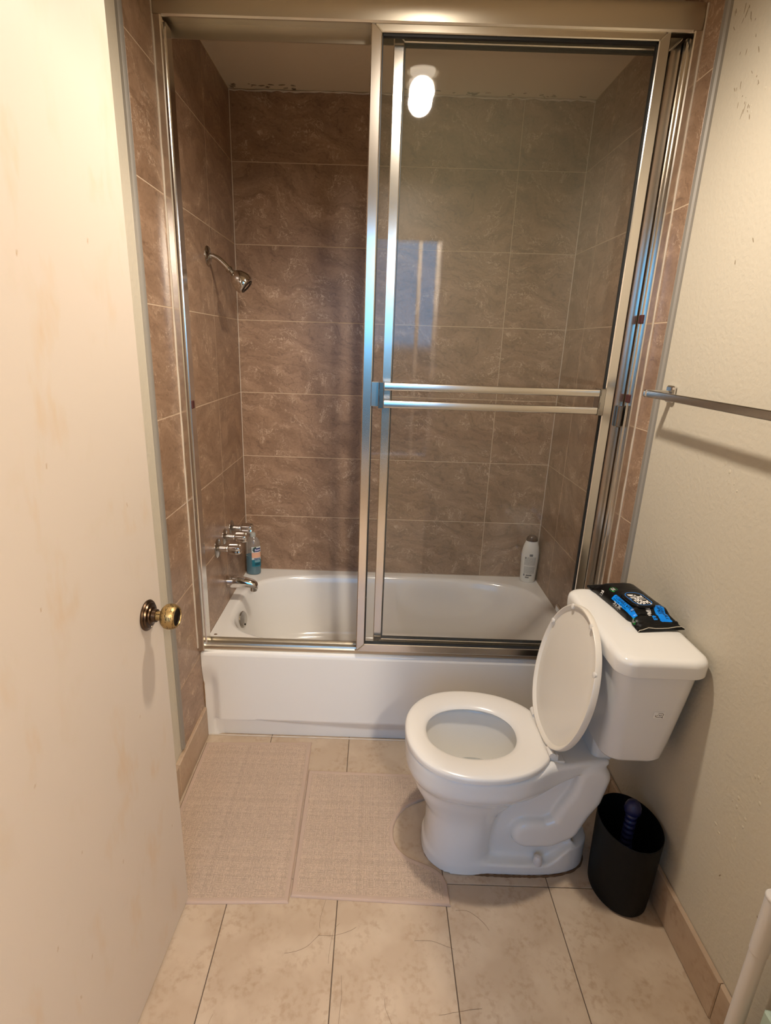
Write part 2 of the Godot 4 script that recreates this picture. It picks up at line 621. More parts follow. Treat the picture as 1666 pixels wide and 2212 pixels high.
func build_shell() -> void:
	# floor of the bathroom with its tiles
	var fl := struct("floor", bx(Vector3(-0.1, -0.12, -0.9), Vector3(W + 0.1, -0.003, 1.58), 0.0), M.grout_dark, "beige stone-look tile floor with thin dark joints")
	var xs := [0.0, 0.2594, 0.5642, 0.869, 1.1738, W]
	var zs := [-0.02, 0.59, 1.2, 1.58]
	for i in xs.size() - 1:
		for j in zs.size() - 1:
			var g := 0.0011
			tile(fl, Vector3(xs[i] + g, 0, zs[j + 1] - g), Vector3.RIGHT, Vector3.FORWARD, Vector3.UP, xs[i + 1] - xs[i] - 2 * g, zs[j + 1] - zs[j] - 2 * g, 0.006, 0.001, M.floor_tile)
	# walls
	var wl := struct("wall_left", bx(Vector3(-0.12, -0.1, -0.9), Vector3(-0.003, CEIL + 0.1, 1.58), 0.0), M.paint, "cream painted left wall behind the open door, tiled in the tub alcove")
	var wr := struct("wall_right", bx(Vector3(W + 0.002, -0.1, -0.9), Vector3(W + 0.12, CEIL + 0.1, 1.58), 0.0), M.paint, "cream textured right wall with peeling paint, tiled in the tub alcove")
	var wb := struct("wall_back", bx(Vector3(-0.12, -0.1, -0.9), Vector3(W + 0.12, CEIL + 0.1, -0.768), 0.0), M.grout_light, "brown stone-look tiled wall behind the bathtub")
	struct("ceiling", bx(Vector3(-0.12, CEIL, -0.9), Vector3(W + 0.12, CEIL + 0.1, 1.58), 0.0), M.ceiling, "cream painted ceiling above the bathtub")
	# front wall with the doorway in which the camera stands
	var fw := Buf.new()
	fw.box(Vector3(-0.12, -0.1, 1.47), Vector3(0.1, CEIL + 0.1, 1.57), 0.0)
	fw.box(Vector3(0.97, -0.1, 1.47), Vector3(W + 0.12, CEIL + 0.1, 1.57), 0.0)
	fw.box(Vector3(0.1, 2.05, 1.47), Vector3(0.97, CEIL + 0.1, 1.57), 0.0)
	struct("wall_front", fw, M.paint, "cream wall with the open doorway")
	# the bright room beyond the doorway
	struct("floor_hall", bx(Vector3(-1.3, -0.12, 1.58), Vector3(2.8, -0.002, 3.2), 0.0), M.grout_light)
	struct("ceiling_hall", bx(Vector3(-1.3, CEIL, 1.58), Vector3(2.8, CEIL + 0.1, 3.2), 0.0), M.paint_hall)
	struct("wall_hall_left", bx(Vector3(-1.3, -0.1, 1.47), Vector3(-1.2, CEIL + 0.1, 3.2), 0.0), M.paint_hall)
	struct("wall_hall_right", bx(Vector3(2.7, -0.1, 1.47), Vector3(2.8, CEIL + 0.1, 3.2), 0.0), M.paint_hall)
	var hs := Buf.new()
	hs.box(Vector3(-1.3, -0.1, 1.47), Vector3(-0.12, CEIL + 0.1, 1.57), 0.0)
	hs.box(Vector3(W + 0.12, -0.1, 1.47), Vector3(2.8, CEIL + 0.1, 1.57), 0.0)
	struct("wall_hall_front", hs, M.paint_hall)
	var hb := Buf.new()
	hb.box(Vector3(-1.3, -0.1, 3.1), Vector3(-0.35, CEIL + 0.1, 3.2), 0.0)
	hb.box(Vector3(1.13, -0.1, 3.1), Vector3(2.8, CEIL + 0.1, 3.2), 0.0)
	hb.box(Vector3(-0.35, -0.1, 3.1), Vector3(1.13, 0.5, 3.2), 0.0)
	hb.box(Vector3(-0.35, 2.42, 3.1), Vector3(1.13, CEIL + 0.1, 3.2), 0.0)
	struct("wall_hall_back", hb, M.paint_hall)
	var wf := Buf.new()
	for s in [[-0.35, 0.5, -0.31, 2.42], [0.94, 0.5, 0.97, 2.42], [1.09, 0.5, 1.13, 2.42], [-0.35, 0.5, 1.13, 0.54], [-0.35, 2.38, 1.13, 2.42]]:
		wf.box(Vector3(s[0], s[1], 3.09), Vector3(s[2], s[3], 3.15), 0.002)
	struct("window_1", wf, M.white_plastic, "white framed window in the room behind the camera")

	# alcove tiles
	var rows := [RIM + 0.001, 0.669, 0.966, 1.262, 1.576, 1.880, 2.188, CEIL - 0.002]
	var low := [0.135, 0.364, 0.669, 0.966, 1.262, 1.576, 1.880, 2.188, CEIL - 0.002]
	var g := 0.0010
	part(wb, "grout", bx(Vector3(0.0, RIM, -0.769), Vector3(W, CEIL, -0.7607), 0.0), M.grout_light)
	for i in rows.size() - 1:
		var h: float = rows[i + 1] - rows[i] - 2 * g
		for c in [[0.004, 0.575], [0.575, 1.18], [1.18, W - 0.006]]:
			tile(wb, Vector3(c[0] + g, rows[i] + g, -0.76), Vector3.RIGHT, Vector3.UP, Vector3.BACK, c[1] - c[0] - 2 * g, h, 0.008, 0.0012, M.stone)
	for c in [[-0.76, -0.40], [-0.40, 0.225]]:
		for i in low.size() - 1:
			var y0: float = low[i]
			if c[0] < -0.5:        # behind the tub the tiling starts at its rim
				if low[i + 1] < RIM:
					continue
				y0 = maxf(y0, RIM + 0.001)
			tile(wl, Vector3(0.004, y0 + g, c[1] - g), Vector3.FORWARD, Vector3.UP, Vector3.RIGHT, c[1] - c[0] - 2 * g, low[i + 1] - y0 - 2 * g, 0.007, 0.0012, M.stone)
	for c in [[-0.76, -0.54], [-0.54, 0.118]]:
		for i in low.size() - 1:
			var y0: float = low[i]
			if low[i + 1] < RIM and c[0] < -0.545:
				continue
			if c[0] < -0.545:
				y0 = maxf(y0, RIM + 0.001)
			tile(wr, Vector3(W - 0.006, y0 + g, c[0] + g), Vector3.BACK, Vector3.UP, Vector3.LEFT, c[1] - c[0] - 2 * g, low[i + 1] - y0 - 2 * g, 0.008, 0.0012, M.stone)
	part(wl, "grout", bx(Vector3(-0.003, 0.13, -0.765), Vector3(0.0034, CEIL, 0.224), 0.0), M.grout_light)
	part(wr, "grout", bx(Vector3(W - 0.0054, 0.13, -0.765), Vector3(W + 0.002, CEIL, 0.117), 0.0), M.grout_light)
	# white sealant in the corners, worn along the ceiling
	for x in [0.004, W - 0.006]:
		var cb := Buf.new()
		cb.tube([Vector3(x, RIM, -0.76), Vector3(x, CEIL, -0.76)], [0.0022], 8)
		part(wb, "caulk_bead", cb, M.caulk)
	var rng := RandomNumberGenerator.new()
	rng.seed = 12
	var top := Buf.new()
	var pts := []
	var rad := []
	for i in 61:
		pts.append(Vector3(0.004 + (W - 0.01) * i / 60.0, CEIL - 0.004 + rng.randf_range(-0.003, 0.002), -0.757))
		rad.append(rng.randf_range(0.0015, 0.0055))
	top.tube(pts, rad, 7)
	part(wb, "caulk_bead", top, M.caulk)
	var flakes := Buf.new()       # peeled paint along the ceiling edge
	for i in 46:
		var x := rng.randf_range(0.005, 0.28) if i < 20 else rng.randf_range(0.62, 1.42)
		var s := rng.randf_range(0.004, 0.014)
		_flake(flakes, Vector3(x, CEIL - 0.0015, -0.735 + rng.randf_range(-0.012, 0.022)), Vector3(1, 0, 0), Vector3(0, 0, 1), s, s * rng.randf_range(0.2, 0.5), rng)
	part(wb, "paint_flakes", flakes, M.paint_chip)
	# chips and blisters in the paint of the right wall
	var chips := Buf.new()
	for i in 30:
		var y := rng.randf_range(2.0, 2.30)
		var z := 0.19 + (2.30 - y) * 0.35 + rng.randfn(0.0, 0.03)
		var s := rng.randf_range(0.002, 0.012)
		_flake(chips, Vector3(W + 0.0019, y, z), Vector3(0, 1, 0), Vector3(0, 0, 1), s, 0.0012 * rng.randf_range(0.5, 1.4), rng)
	for q in [[1.93, 0.42], [1.70, 0.37], [1.74, 0.42], [0.36, 0.93], [0.40, 0.95], [0.33, 0.81]]:
		_flake(chips, Vector3(W + 0.0019, q[0], q[1]), Vector3(0, 1, 0), Vector3(0, 0, 1), 0.006, 0.0016, rng)
	part(wr, "paint_chips", chips, M.paint_chip)
	var bl := Buf.new()
	for i in 22:
		var q = [[1.21, 0.52], [0.53, 0.80], [0.62, 0.83], [0.42, 0.78], [2.05, 0.30]][i % 5]
		var s := rng.randf_range(0.002, 0.008)
		bl.lathe([[s, 0.0], [s * 0.8, 0.0005], [s * 0.4, 0.0009], [0.0002, 0.0010]], Vector3(W + 0.002, q[0] + rng.randfn(0, 0.02), q[1] + rng.randfn(0, 0.02)), Vector3.LEFT, 9, false, true, rng.randf_range(0.5, 1.3), rng.randf_range(0.4, 0.9))
	part(wr, "paint_blisters", bl, M.paint_blister)

	# metal edge strips of the tiling, and baseboards
	var t1 := Buf.new()
	t1.prism(PackedVector2Array([Vector2(0.0, 0.0), Vector2(0.0, 0.0075), Vector2(0.004, 0.0095), Vector2(0.016, 0.0095), Vector2(0.021, 0.006), Vector2(0.022, 0.0)]), Vector3(-0.003, 0.14, 0.226), Vector3(0, 0, 1), Vector3(1, 0, 0), Vector3(0, CEIL - 0.142, 0))
	struct("trim_1", t1, M.trim_metal, "grey metal edge strip of the left wall tiles")
	var t2 := Buf.new()
	t2.prism(PackedVector2Array([Vector2(0.0, 0.0), Vector2(0.0, 0.0085), Vector2(0.004, 0.0105), Vector2(0.019, 0.0105), Vector2(0.024, 0.006), Vector2(0.025, 0.0)]), Vector3(W + 0.002, 0.14, 0.119), Vector3(0, 0, 1), Vector3(-1, 0, 0), Vector3(0, CEIL - 0.142, 0))
	struct("trim_2", t2, M.trim_metal, "grey metal edge strip of the right wall tiles")
	var bl_root := struct("baseboard_left", bx(Vector3(-0.003, 0.0, 0.004), Vector3(0.002, 0.128, 1.46), 0.0), M.grout_light, "beige tile baseboard along the left wall")
	for z in [[0.004, 0.31], [0.31, 0.92], [0.92, 1.46]]:
		tile(bl_root, Vector3(0.012, 0.001, z[1] - 0.0008), Vector3.FORWARD, Vector3.UP, Vector3.RIGHT, z[1] - z[0] - 0.0016, 0.13, 0.012, 0.003, M.baseboard)
	var br_root := struct("baseboard_right", bx(Vector3(W - 0.002, 0.0, 0.004), Vector3(W + 0.002, 0.118, 1.46), 0.0), M.grout_light, "beige tile baseboard along the right wall")
	for z in [[0.004, 0.30], [0.30, 0.905], [0.905, 1.46]]:
		tile(br_root, Vector3(W - 0.010, 0.001, z[0] + 0.0008), Vector3.BACK, Vector3.UP, Vector3.LEFT, z[1] - z[0] - 0.0016, 0.12, 0.010, 0.003, M.baseboard)

func _flake(b: Buf, c: Vector3, u: Vector3, v: Vector3, l: float, w: float, rng: RandomNumberGenerator) -> void:
	var a := rng.randf_range(-0.7, 0.7)
	var d := u * cos(a) + v * sin(a)
	var e := v * cos(a) - u * sin(a)
	var n := 7
	var r := PackedVector3Array()
	var r2 := PackedVector3Array()
	var up := u.cross(v) * 0.0003
	for i in n:
		var th := TAU * i / n
		var k := rng.randf_range(0.6, 1.2)
		var q := c + d * cos(th) * l * k + e * sin(th) * w * k
		r.append(q - up)
		r2.append(q + up)
	b.loft([r, r2])

# the lamp of the room beyond the doorway: a globe under its ceiling
func build_hall_lamp() -> void:
	var o := Vector3(1.2, CEIL, 2.9)
	var t := thing("globe_light", "warm globe ceiling light in the room behind the open doorway", "ceiling light", o)
	var b := Buf.new()
	b.lathe([[0.06, 0.0], [0.06, -0.015], [0.03, -0.03], [0.028, -0.10]], o, Vector3.UP, 32)
	part(t, "base", b, M.lamp_trim)
	var g := Buf.new()
	var prof := []
	for i in 15:
		var a := PI * i / 14.0
		prof.append([maxf(sin(a) * 0.085, 0.0004), -0.18 + cos(a) * 0.085])
	g.lathe(prof, o, Vector3.UP, 36)
	part(t, "globe", g, M.hall_glow)
	var l := OmniLight3D.new()
	l.name = "hall_lamp_light"
	l.omni_range = 9.0
	l.omni_attenuation = 2.0
	l.light_size = 0.08
	l.light_color = LAMP_COLOR
	l.light_energy = HALL_ENERGY
	l.shadow_enabled = true
	l.position = Vector3(0, -0.18, 0)
	t.add_child(l)

# ------------------------------------------------------------------ the open door
func build_door() -> void:
	var root := Node3D.new()
	root.name = "door_1"
	add_child(root, true)
	root.set_meta("kind", "structure")
	root.set_meta("label", "stained cream door standing open at the left, with an old brass knob")
	var free := Vector3(0.151, 0.0, 0.659)
	root.position = free
	var along := Vector3(-0.016, 0, 0.29).normalized()      # towards the hinges
	var out := Vector3(along.z, 0, -along.x)                # towards the room
	var b := Buf.new()
	var w := 0.79
	var h := 2.03
	var th := 0.035
	var from := b.p.size()
	var e := 0.002
	var ring0 := []
	for k in [[0, 0], [1, 0], [1, 1], [0, 1]]:
		var bottom := 0.008 + (h - 0.008) * float(k[1])
		var x := w * float(k[0])
		ring0.append([free + along * x + Vector3.UP * bottom, Vector2(k[0], 1.0 - k[1]), along * (e if k[0] == 0 else -e) + Vector3.UP * (e if k[1] == 0 else -e)])
	var f := []
	for k in 4:
		f.append([ring0[k][0] + ring0[k][2], ring0[k][0] - out * e, ring0[k][0] - out * th, ring0[k][1]])
	b.quad(f[0][0], f[1][0], f[2][0], f[3][0], f[0][3], f[1][3], f[2][3], f[3][3])
	for k in 4:
		var j := (k + 1) % 4
		b.quad(f[k][1], f[j][1], f[j][0], f[k][0], f[k][3], f[j][3], f[j][3], f[k][3])
		b.quad(f[k][2], f[j][2], f[j][1], f[k][1], f[k][3], f[j][3], f[j][3], f[k][3])
	b.quad(f[3][2], f[2][2], f[1][2], f[0][2])
	b.outward(from)
	part(root, "door_slab", b, M.door_paint, 20.0)
	var k0 := free + along * 0.068 + Vector3.UP * 0.915
	var ro := Buf.new()
	ro.lathe([[0.033, 0.0], [0.034, 0.003], [0.032, 0.006], [0.029, 0.0065], [0.0275, 0.0095], [0.022, 0.011], [0.020, 0.0105], [0.0185, 0.013], [0.0145, 0.0145], [0.0140, 0.022], [0.0125, 0.0225]], k0, out, 40)
	var rosette := part(root, "rosette", ro, M.bronze)
	var kn := Buf.new()
	kn.lathe([[0.0105, 0.0225], [0.0105, 0.032], [0.014, 0.0335], [0.0215, 0.037], [0.0262, 0.0425], [0.0280, 0.050], [0.0272, 0.058], [0.0245, 0.0645], [0.0215, 0.0675], [0.0200, 0.0675], [0.0190, 0.0655]], k0, out, 44, true, false)
	var knob := part(root, "knob", kn, M.brass)
	var dish := Buf.new()
	dish.lathe([[0.0191, 0.0657], [0.0175, 0.0632], [0.012, 0.0612], [0.0002, 0.0605]], k0, out, 36, false, true)
	part(knob, "dish", dish, M.bronze_dark)
	var sc := Buf.new()
	sc.lathe([[0.0022, 0.0], [0.0022, 0.0018], [0.0012, 0.0026]], k0 + out * 0.0095 + along * 0.004 - Vector3.UP * 0.0245, out, 10)
	part(rosette, "screw", sc, M.chrome)

# ------------------------------------------------------------------ bathtub
func build_tub() -> void:
	var t := thing("bathtub", "white enamel alcove bathtub behind the sliding glass doors", "bathtub", Vector3(W / 2, 0, -0.38))
	var n := 120
	var b := Buf.new()
	var cx := 0.735
	var cz := -0.385
	var lev := [  # y, half x, half z, centre shift x, exponent
		[RIM - 0.0, 0.700, 0.338, 0.0, 3.6], [RIM - 0.004, 0.686, 0.327, 0.0, 3.6], [RIM - 0.016, 0.677, 0.319, 0.0, 3.6], [RIM - 0.05, 0.668, 0.311, -0.003, 3.6],
		[RIM - 0.13, 0.648, 0.298, -0.010, 3.5], [0.17, 0.622, 0.283, -0.022, 3.4], [0.11, 0.596, 0.268, -0.032, 3.3], [0.082, 0.570, 0.250, -0.038, 3.2], [0.066, 0.53, 0.222, -0.042, 3.0], [0.060, 0.46, 0.18, -0.045, 2.8], [0.057, 0.2, 0.08, -0.05, 2.4]]
	var rings := []
	var x0 := 0.005
	var x1 := W - 0.007
	var z0 := -0.759
	var z1 := 0.013
	var outer := func(inset: float, y: float) -> PackedVector3Array:
		var r := PackedVector3Array()
		for i in n:
			var a := TAU * i / n
			var dx := cos(a)
			var dz := sin(a)
			var kx: float = ((x1 - cx) if dx > 0 else (cx - x0)) / maxf(absf(dx), 1e-6)
			var kz: float = ((z1 - inset - cz) if dz > 0 else (cz - z0)) / maxf(absf(dz), 1e-6)
			var k := minf(kx, kz)
			var corner := Vector2((x1 - cx) if dx > 0 else (x0 - cx), (z1 - inset - cz) if dz > 0 else (z0 - cz))
			if dz > 0 and absf(angle_difference(corner.angle(), a)) <= PI / n:
				r.append(Vector3(cx + corner.x, y, cz + corner.y))
				continue
			r.append(Vector3(cx + dx * k, y, cz + dz * k))
		return r
	rings.append(outer.call(0.0, RIM - 0.022))
	rings.append(outer.call(0.0015, RIM - 0.012))
	rings.append(outer.call(0.006, RIM - 0.004))
	rings.append(outer.call(0.014, RIM))
	for l in lev:
		var r := PackedVector3Array()
		for i in n:
			var a := TAU * i / n
			var c := cos(a)
			var s := sin(a)
			var e: float = 2.0 / l[4]
			# same direction as the outer ring: polar radius of the superellipse
			var k := pow(pow(absf(c) / l[1], l[4]) + pow(absf(s) / l[2], l[4]), -1.0 / l[4])
			r.append(Vector3(cx + l[3] + c * k, l[0], cz + s * k))
		rings.append(r)
	var fr := b.p.size()
	for i in rings.size() - 1:
		for j in n:
			var k := (j + 1) % n
			b.quad(rings[i][k], rings[i][j], rings[i + 1][j], rings[i + 1][k])
	b.fan(rings[rings.size() - 1], true)
	# the apron: a panel that stands proud, undercut along its lower edge
	var nx := 110
	var ny := 60
	var hgt := RIM - 0.022
	var ap := func(u: float, y: float) -> float:
		var x := u
		var side := smoothstep(0.040, 0.062, x) * (1.0 - smoothstep(W - 0.075, W - 0.05, x))
		var slope := lerpf(0.005, 0.044, clampf((x - 0.06) / 0.55, 0.0, 1.0))
		var yb := 0.083
		var p := 0.0
		if y > yb:
			p = 1.0
			side = lerpf(side, 1.0, smoothstep(0.22, 0.33, y))
		else:
			p = clampf(1.0 - (yb - y) / slope, 0.0, 1.0)
		return 0.013 * side * p - 0.012 * (1.0 - p) * side
	for i in nx:
		for j in ny:
			var q := []
			for k in [[0, 0], [1, 0], [1, 1], [0, 1]]:
				var x := lerpf(x0, x1, float(i + k[0]) / nx)
				var y := hgt * float(j + k[1]) / ny
				q.append(Vector3(x, y, ap.call(x, y)))
			b.quad(q[0], q[1], q[2], q[3])
	part(t, "tub_shell", b, M.enamel, 50.0)
	var ov := Buf.new()
	var oax := Vector3(1.0, 0.16, 0.20).normalized()
	ov.lathe([[0.036, 0.0], [0.037, 0.003], [0.034, 0.007], [0.026, 0.0085], [0.0002, 0.0095]], Vector3(0.071, 0.318, -0.352), oax, 36, true, false)
	var plate := part(t, "overflow_plate", ov, M.chrome_dull)
	var sc := Buf.new()
	sc.lathe([[0.0045, 0.0], [0.0042, 0.0022], [0.002, 0.003]], Vector3(0.0825, 0.296, -0.350), oax, 12)
	part(plate, "screw", sc, M.bronze_dark)
	var chip := Buf.new()
	chip.lathe([[0.0055, 0.0], [0.0045, 0.0012]], Vector3(0.028, RIM, -0.105), Vector3.UP, 14, true, true, 1.3, 0.8)
	part(t, "enamel_chip", chip, M.dirt)
	var bead := Buf.new()
	var pts := []
	var rng := RandomNumberGenerator.new()
	rng.seed = 3
	var rad := []
	for i in 60:
		pts.append(Vector3(0.006 + (W - 0.02) * i / 59.0, 0.0015, 0.001))
		rad.append(rng.randf_range(0.0012, 0.0036))
	bead.tube(pts, rad, 6)
	part(t, "caulk_bead", bead, M.caulk)
	var side := Buf.new()
	pts = []
	rad = []
	for i in 30:
		pts.append(Vector3(0.006, 0.002 + 0.37 * i / 29.0, 0.001))
		rad.append(rng.randf_range(0.0008, 0.0020))
	side.tube(pts, rad, 6)
	part(t, "caulk_bead", side, M.old_caulk)

# ------------------------------------------------------------------ shower frame, sliding panels
func build_shower() -> void:
	var f := thing("shower_door_frame", "silver metal frame with header, jambs and track on the bathtub rim", "door frame", Vector3(W / 2, RIM, -0.01))
	var hd := Buf.new()
	hd.prism(PackedVector2Array([Vector2(0.026, 2.302), Vector2(0.030, 2.306), Vector2(0.032, 2.318), Vector2(0.0335, 2.335), Vector2(0.031, 2.352), Vector2(0.024, 2.366), Vector2(0.010, 2.377), Vector2(-0.012, 2.384), Vector2(-0.045, 2.386), Vector2(-0.045, 2.283), Vector2(-0.041, 2.283), Vector2(-0.041, 2.318), Vector2(0.022, 2.318), Vector2(0.022, 2.302)]), Vector3(0.004, 0, 0), Vector3(0, 0, 1), Vector3(0, 1, 0), Vector3(W - 0.010, 0, 0))
	part(f, "header", hd, M.alu_soft, 30.0)
	for s in [0, 1]:
		var o := Vector3(0.004, RIM + 0.012, 0) if s == 0 else Vector3(W - 0.006, RIM + 0.012, 0)
		var ax := Vector3.RIGHT if s == 0 else Vector3.LEFT
		var j := Buf.new()
		j.prism(PackedVector2Array([Vector2(-0.046, 0), Vector2(0.034, 0), Vector2(0.036, 0.002), Vector2(0.036, 0.020), Vector2(0.033, 0.023), Vector2(0.022, 0.0235), Vector2(0.020, 0.020), Vector2(-0.001, 0.020), Vector2(-0.002, 0.0235), Vector2(-0.044, 0.0235), Vector2(-0.046, 0.0215)]), o, Vector3(0, 0, 1), ax, Vector3(0, 2.302 - RIM - 0.012, 0))
		part(f, "jamb", j, M.alu, 25.0)
		var cb := Buf.new()
		var pts := []
		var rad := []
		for i in 40:
			pts.append(Vector3(o.x + ax.x * 0.001, 0.41 + 1.95 * i / 39.0, 0.0385))
			rad.append(0.0030 + 0.0008 * sin(i * 2.1))
		cb.tube(pts, rad, 6)
		part(f, "caulk_bead", cb, M.caulk)
		for y in ([1.27] if s == 0 else [1.575, 1.335]):
			var bz := [-0.012, 0.012] if s == 1 else [-0.03, -0.008]
			part(f, "bumper", bx(o * Vector3(1, 0, 1) + Vector3(0.004 if s == 0 else -0.026, y, bz[0]), o * Vector3(1, 0, 1) + Vector3(0.026 if s == 0 else -0.004, y + 0.026, bz[1]), 0.002), M.rubber_red)
	var tr := Buf.new()
	tr.prism(PackedVector2Array([Vector2(-0.058, 0), Vector2(0.003, 0), Vector2(0.0065, 0.012), Vector2(0.006, 0.016), Vector2(0.001, 0.019), Vector2(-0.001, 0.026), Vector2(-0.004, 0.026), Vector2(-0.005, 0.012), Vector2(-0.024, 0.011), Vector2(-0.025, 0.020), Vector2(-0.028, 0.020), Vector2(-0.029, 0.010), Vector2(-0.054, 0.008), Vector2(-0.055, 0.018), Vector2(-0.058, 0.018)]), Vector3(0.006, RIM, 0), Vector3(0, 0, 1), Vector3(0, 1, 0), Vector3(W - 0.014, 0, 0))
	part(f, "bottom_track", tr, M.alu_soft, 25.0)

	# two sliding panels
	var yb := RIM + 0.024
	for k in 2:
		var front := k == 0
		var zc := 0.010 if front else -0.033
		var xa := 0.583 if front else 0.645
		var xb := 1.381 if front else 1.432
		var yt := 2.314 if front else 2.312
		var wd := 0.030
		var lab := "front sliding glass panel carrying the double towel bar" if front else "rear sliding glass panel behind the one with the towel bar"
		var p := thing("sliding_door_panel", lab, "shower door", Vector3((xa + xb) / 2, yb, zc), "sliding shower panels")
		for s in [0, 1]:        # mitred stiles
			var poly := PackedVector2Array([Vector2(0, 0), Vector2(wd, wd), Vector2(wd, yt - yb - wd), Vector2(0, yt - yb)])
			var st := Buf.new()
			_frame_bar(st, poly, Vector3(xa if s == 0 else xb, yb, zc), Vector3.RIGHT if s == 0 else Vector3.LEFT, Vector3.UP)
			part(p, "stile", st, M.alu, 25.0)
		for s in [0, 1]:
			var L := xb - xa
			var poly := PackedVector2Array([Vector2(0, 0), Vector2(L, 0), Vector2(L - wd, wd), Vector2(wd, wd)])
			var st := Buf.new()
			_frame_bar(st, poly, Vector3(xa, yb if s == 0 else yt, zc), Vector3.RIGHT, Vector3.UP if s == 0 else Vector3.DOWN)
			part(p, "rail", st, M.alu_soft if s == 1 else M.alu, 25.0)
		var gk := Buf.new()
		var i0 := wd - 0.001
		var gw := 0.0045
		for q in [[xa + i0, yb + i0, xa + i0 + gw, yt - i0], [xb - i0 - gw, yb + i0, xb - i0, yt - i0], [xa + i0, yt - i0 - gw * 1.6, xb - i0, yt - i0], [xa + i0, yb + i0, xb - i0, yb + i0 + gw]]:
			gk.box(Vector3(q[0], q[1], zc - 0.006), Vector3(q[2], q[3], zc + 0.006), 0.0006)
		part(p, "gasket", gk, M.gasket)
		part(p, "glass", bx(Vector3(xa + wd - 0.003, yb + wd - 0.003, zc - 0.002), Vector3(xb - wd + 0.003, yt - wd + 0.003, zc + 0.002), 0.0), M.glass)
		if front:
			for y in [1.3005, 1.3545]:
				part(p, "towel_bar", bx(Vector3(0.650, y, 0.046), Vector3(1.322, y + 0.0225, 0.060), 0.003), M.alu, 60.0)
			for x in [[0.634, 0.651], [1.321, 1.338]]:
				var br := Buf.new()
				br.box(Vector3(x[0], 1.298, 0.016), Vector3(x[0] + 0.004, 1.379, 0.062), 0.0012)
				br.box(Vector3(x[0], 1.298, 0.056), Vector3(x[1], 1.379, 0.062), 0.0015)
				part(p, "bar_bracket", br, M.chrome_dull)
			# the bracket feet reach the stiles
			for x in [[0.606, 0.640], [1.334, 1.356]]:
				part(p, "bar_foot", bx(Vector3(x[0], 1.30, 0.0155), Vector3(x[1], 1.377, 0.021), 0.0015), M.alu)
		else:
			part(p, "finger_pull", bx(Vector3(1.412, 1.255, -0.020), Vector3(1.430, 1.325, -0.004), 0.003), M.chrome_dull)

func _frame_bar(b: Buf, poly: PackedVector2Array, o: Vector3, u: Vector3, v: Vector3) -> void:
	# flat bar with a shallow rounded face on both sides
	var c := Vector2.ZERO
	for q in poly:
		c += q
	c /= poly.size()
	var rings := []
	for l in [[0.0025, -0.0125], [0.0, -0.0105], [0.0, 0.0105], [0.0025, 0.0125]]:
		var r := PackedVector3Array()
		var sh: PackedVector2Array = poly
		if l[0] > 0.0:
			var off := Geometry2D.offset_polygon(poly, -l[0], Geometry2D.JOIN_MITER)
			if off.size() and off[0].size() == poly.size():
				# match the order of corners
				sh = PackedVector2Array()
				for q in poly:
					var best: Vector2 = off[0][0]
					for w in off[0]:
						if w.distance_to(q) < best.distance_to(q):
							best = w
					sh.append(best)
		for q in sh:
			r.append(o + u * q.x + v * q.y + Vector3(0, 0, l[1]))
		rings.append(r)
	b.loft(rings)

# long loose hairs lying on the floor tiles
func build_hairs() -> void:
	var b := Buf.new()
	var rng := RandomNumberGenerator.new()
	rng.seed = 31
	for i in 12:
		var p := Vector2(rng.randf_range(0.22, 1.0), rng.randf_range(0.70, 0.98))
		var a := rng.randf() * TAU
		var bend := rng.randf_range(-16.0, 16.0)
		var pts := []
		for k in 22:
			pts.append(Vector3(p.x, 0.0006, p.y))
			p += Vector2(cos(a), sin(a)) * 0.005
			a += bend * 0.005 + rng.randf_range(-0.12, 0.12)
		b.tube(pts, [0.00022], 5)
	var mi := struct("hairs", b, mat(Color(0.34, 0.24, 0.17), 0.5))
	mi.set_meta("kind", "stuff")
	mi.set_meta("label", "fine loose brown hairs scattered on the beige floor tiles")
	mi.set_meta("category", "hair")

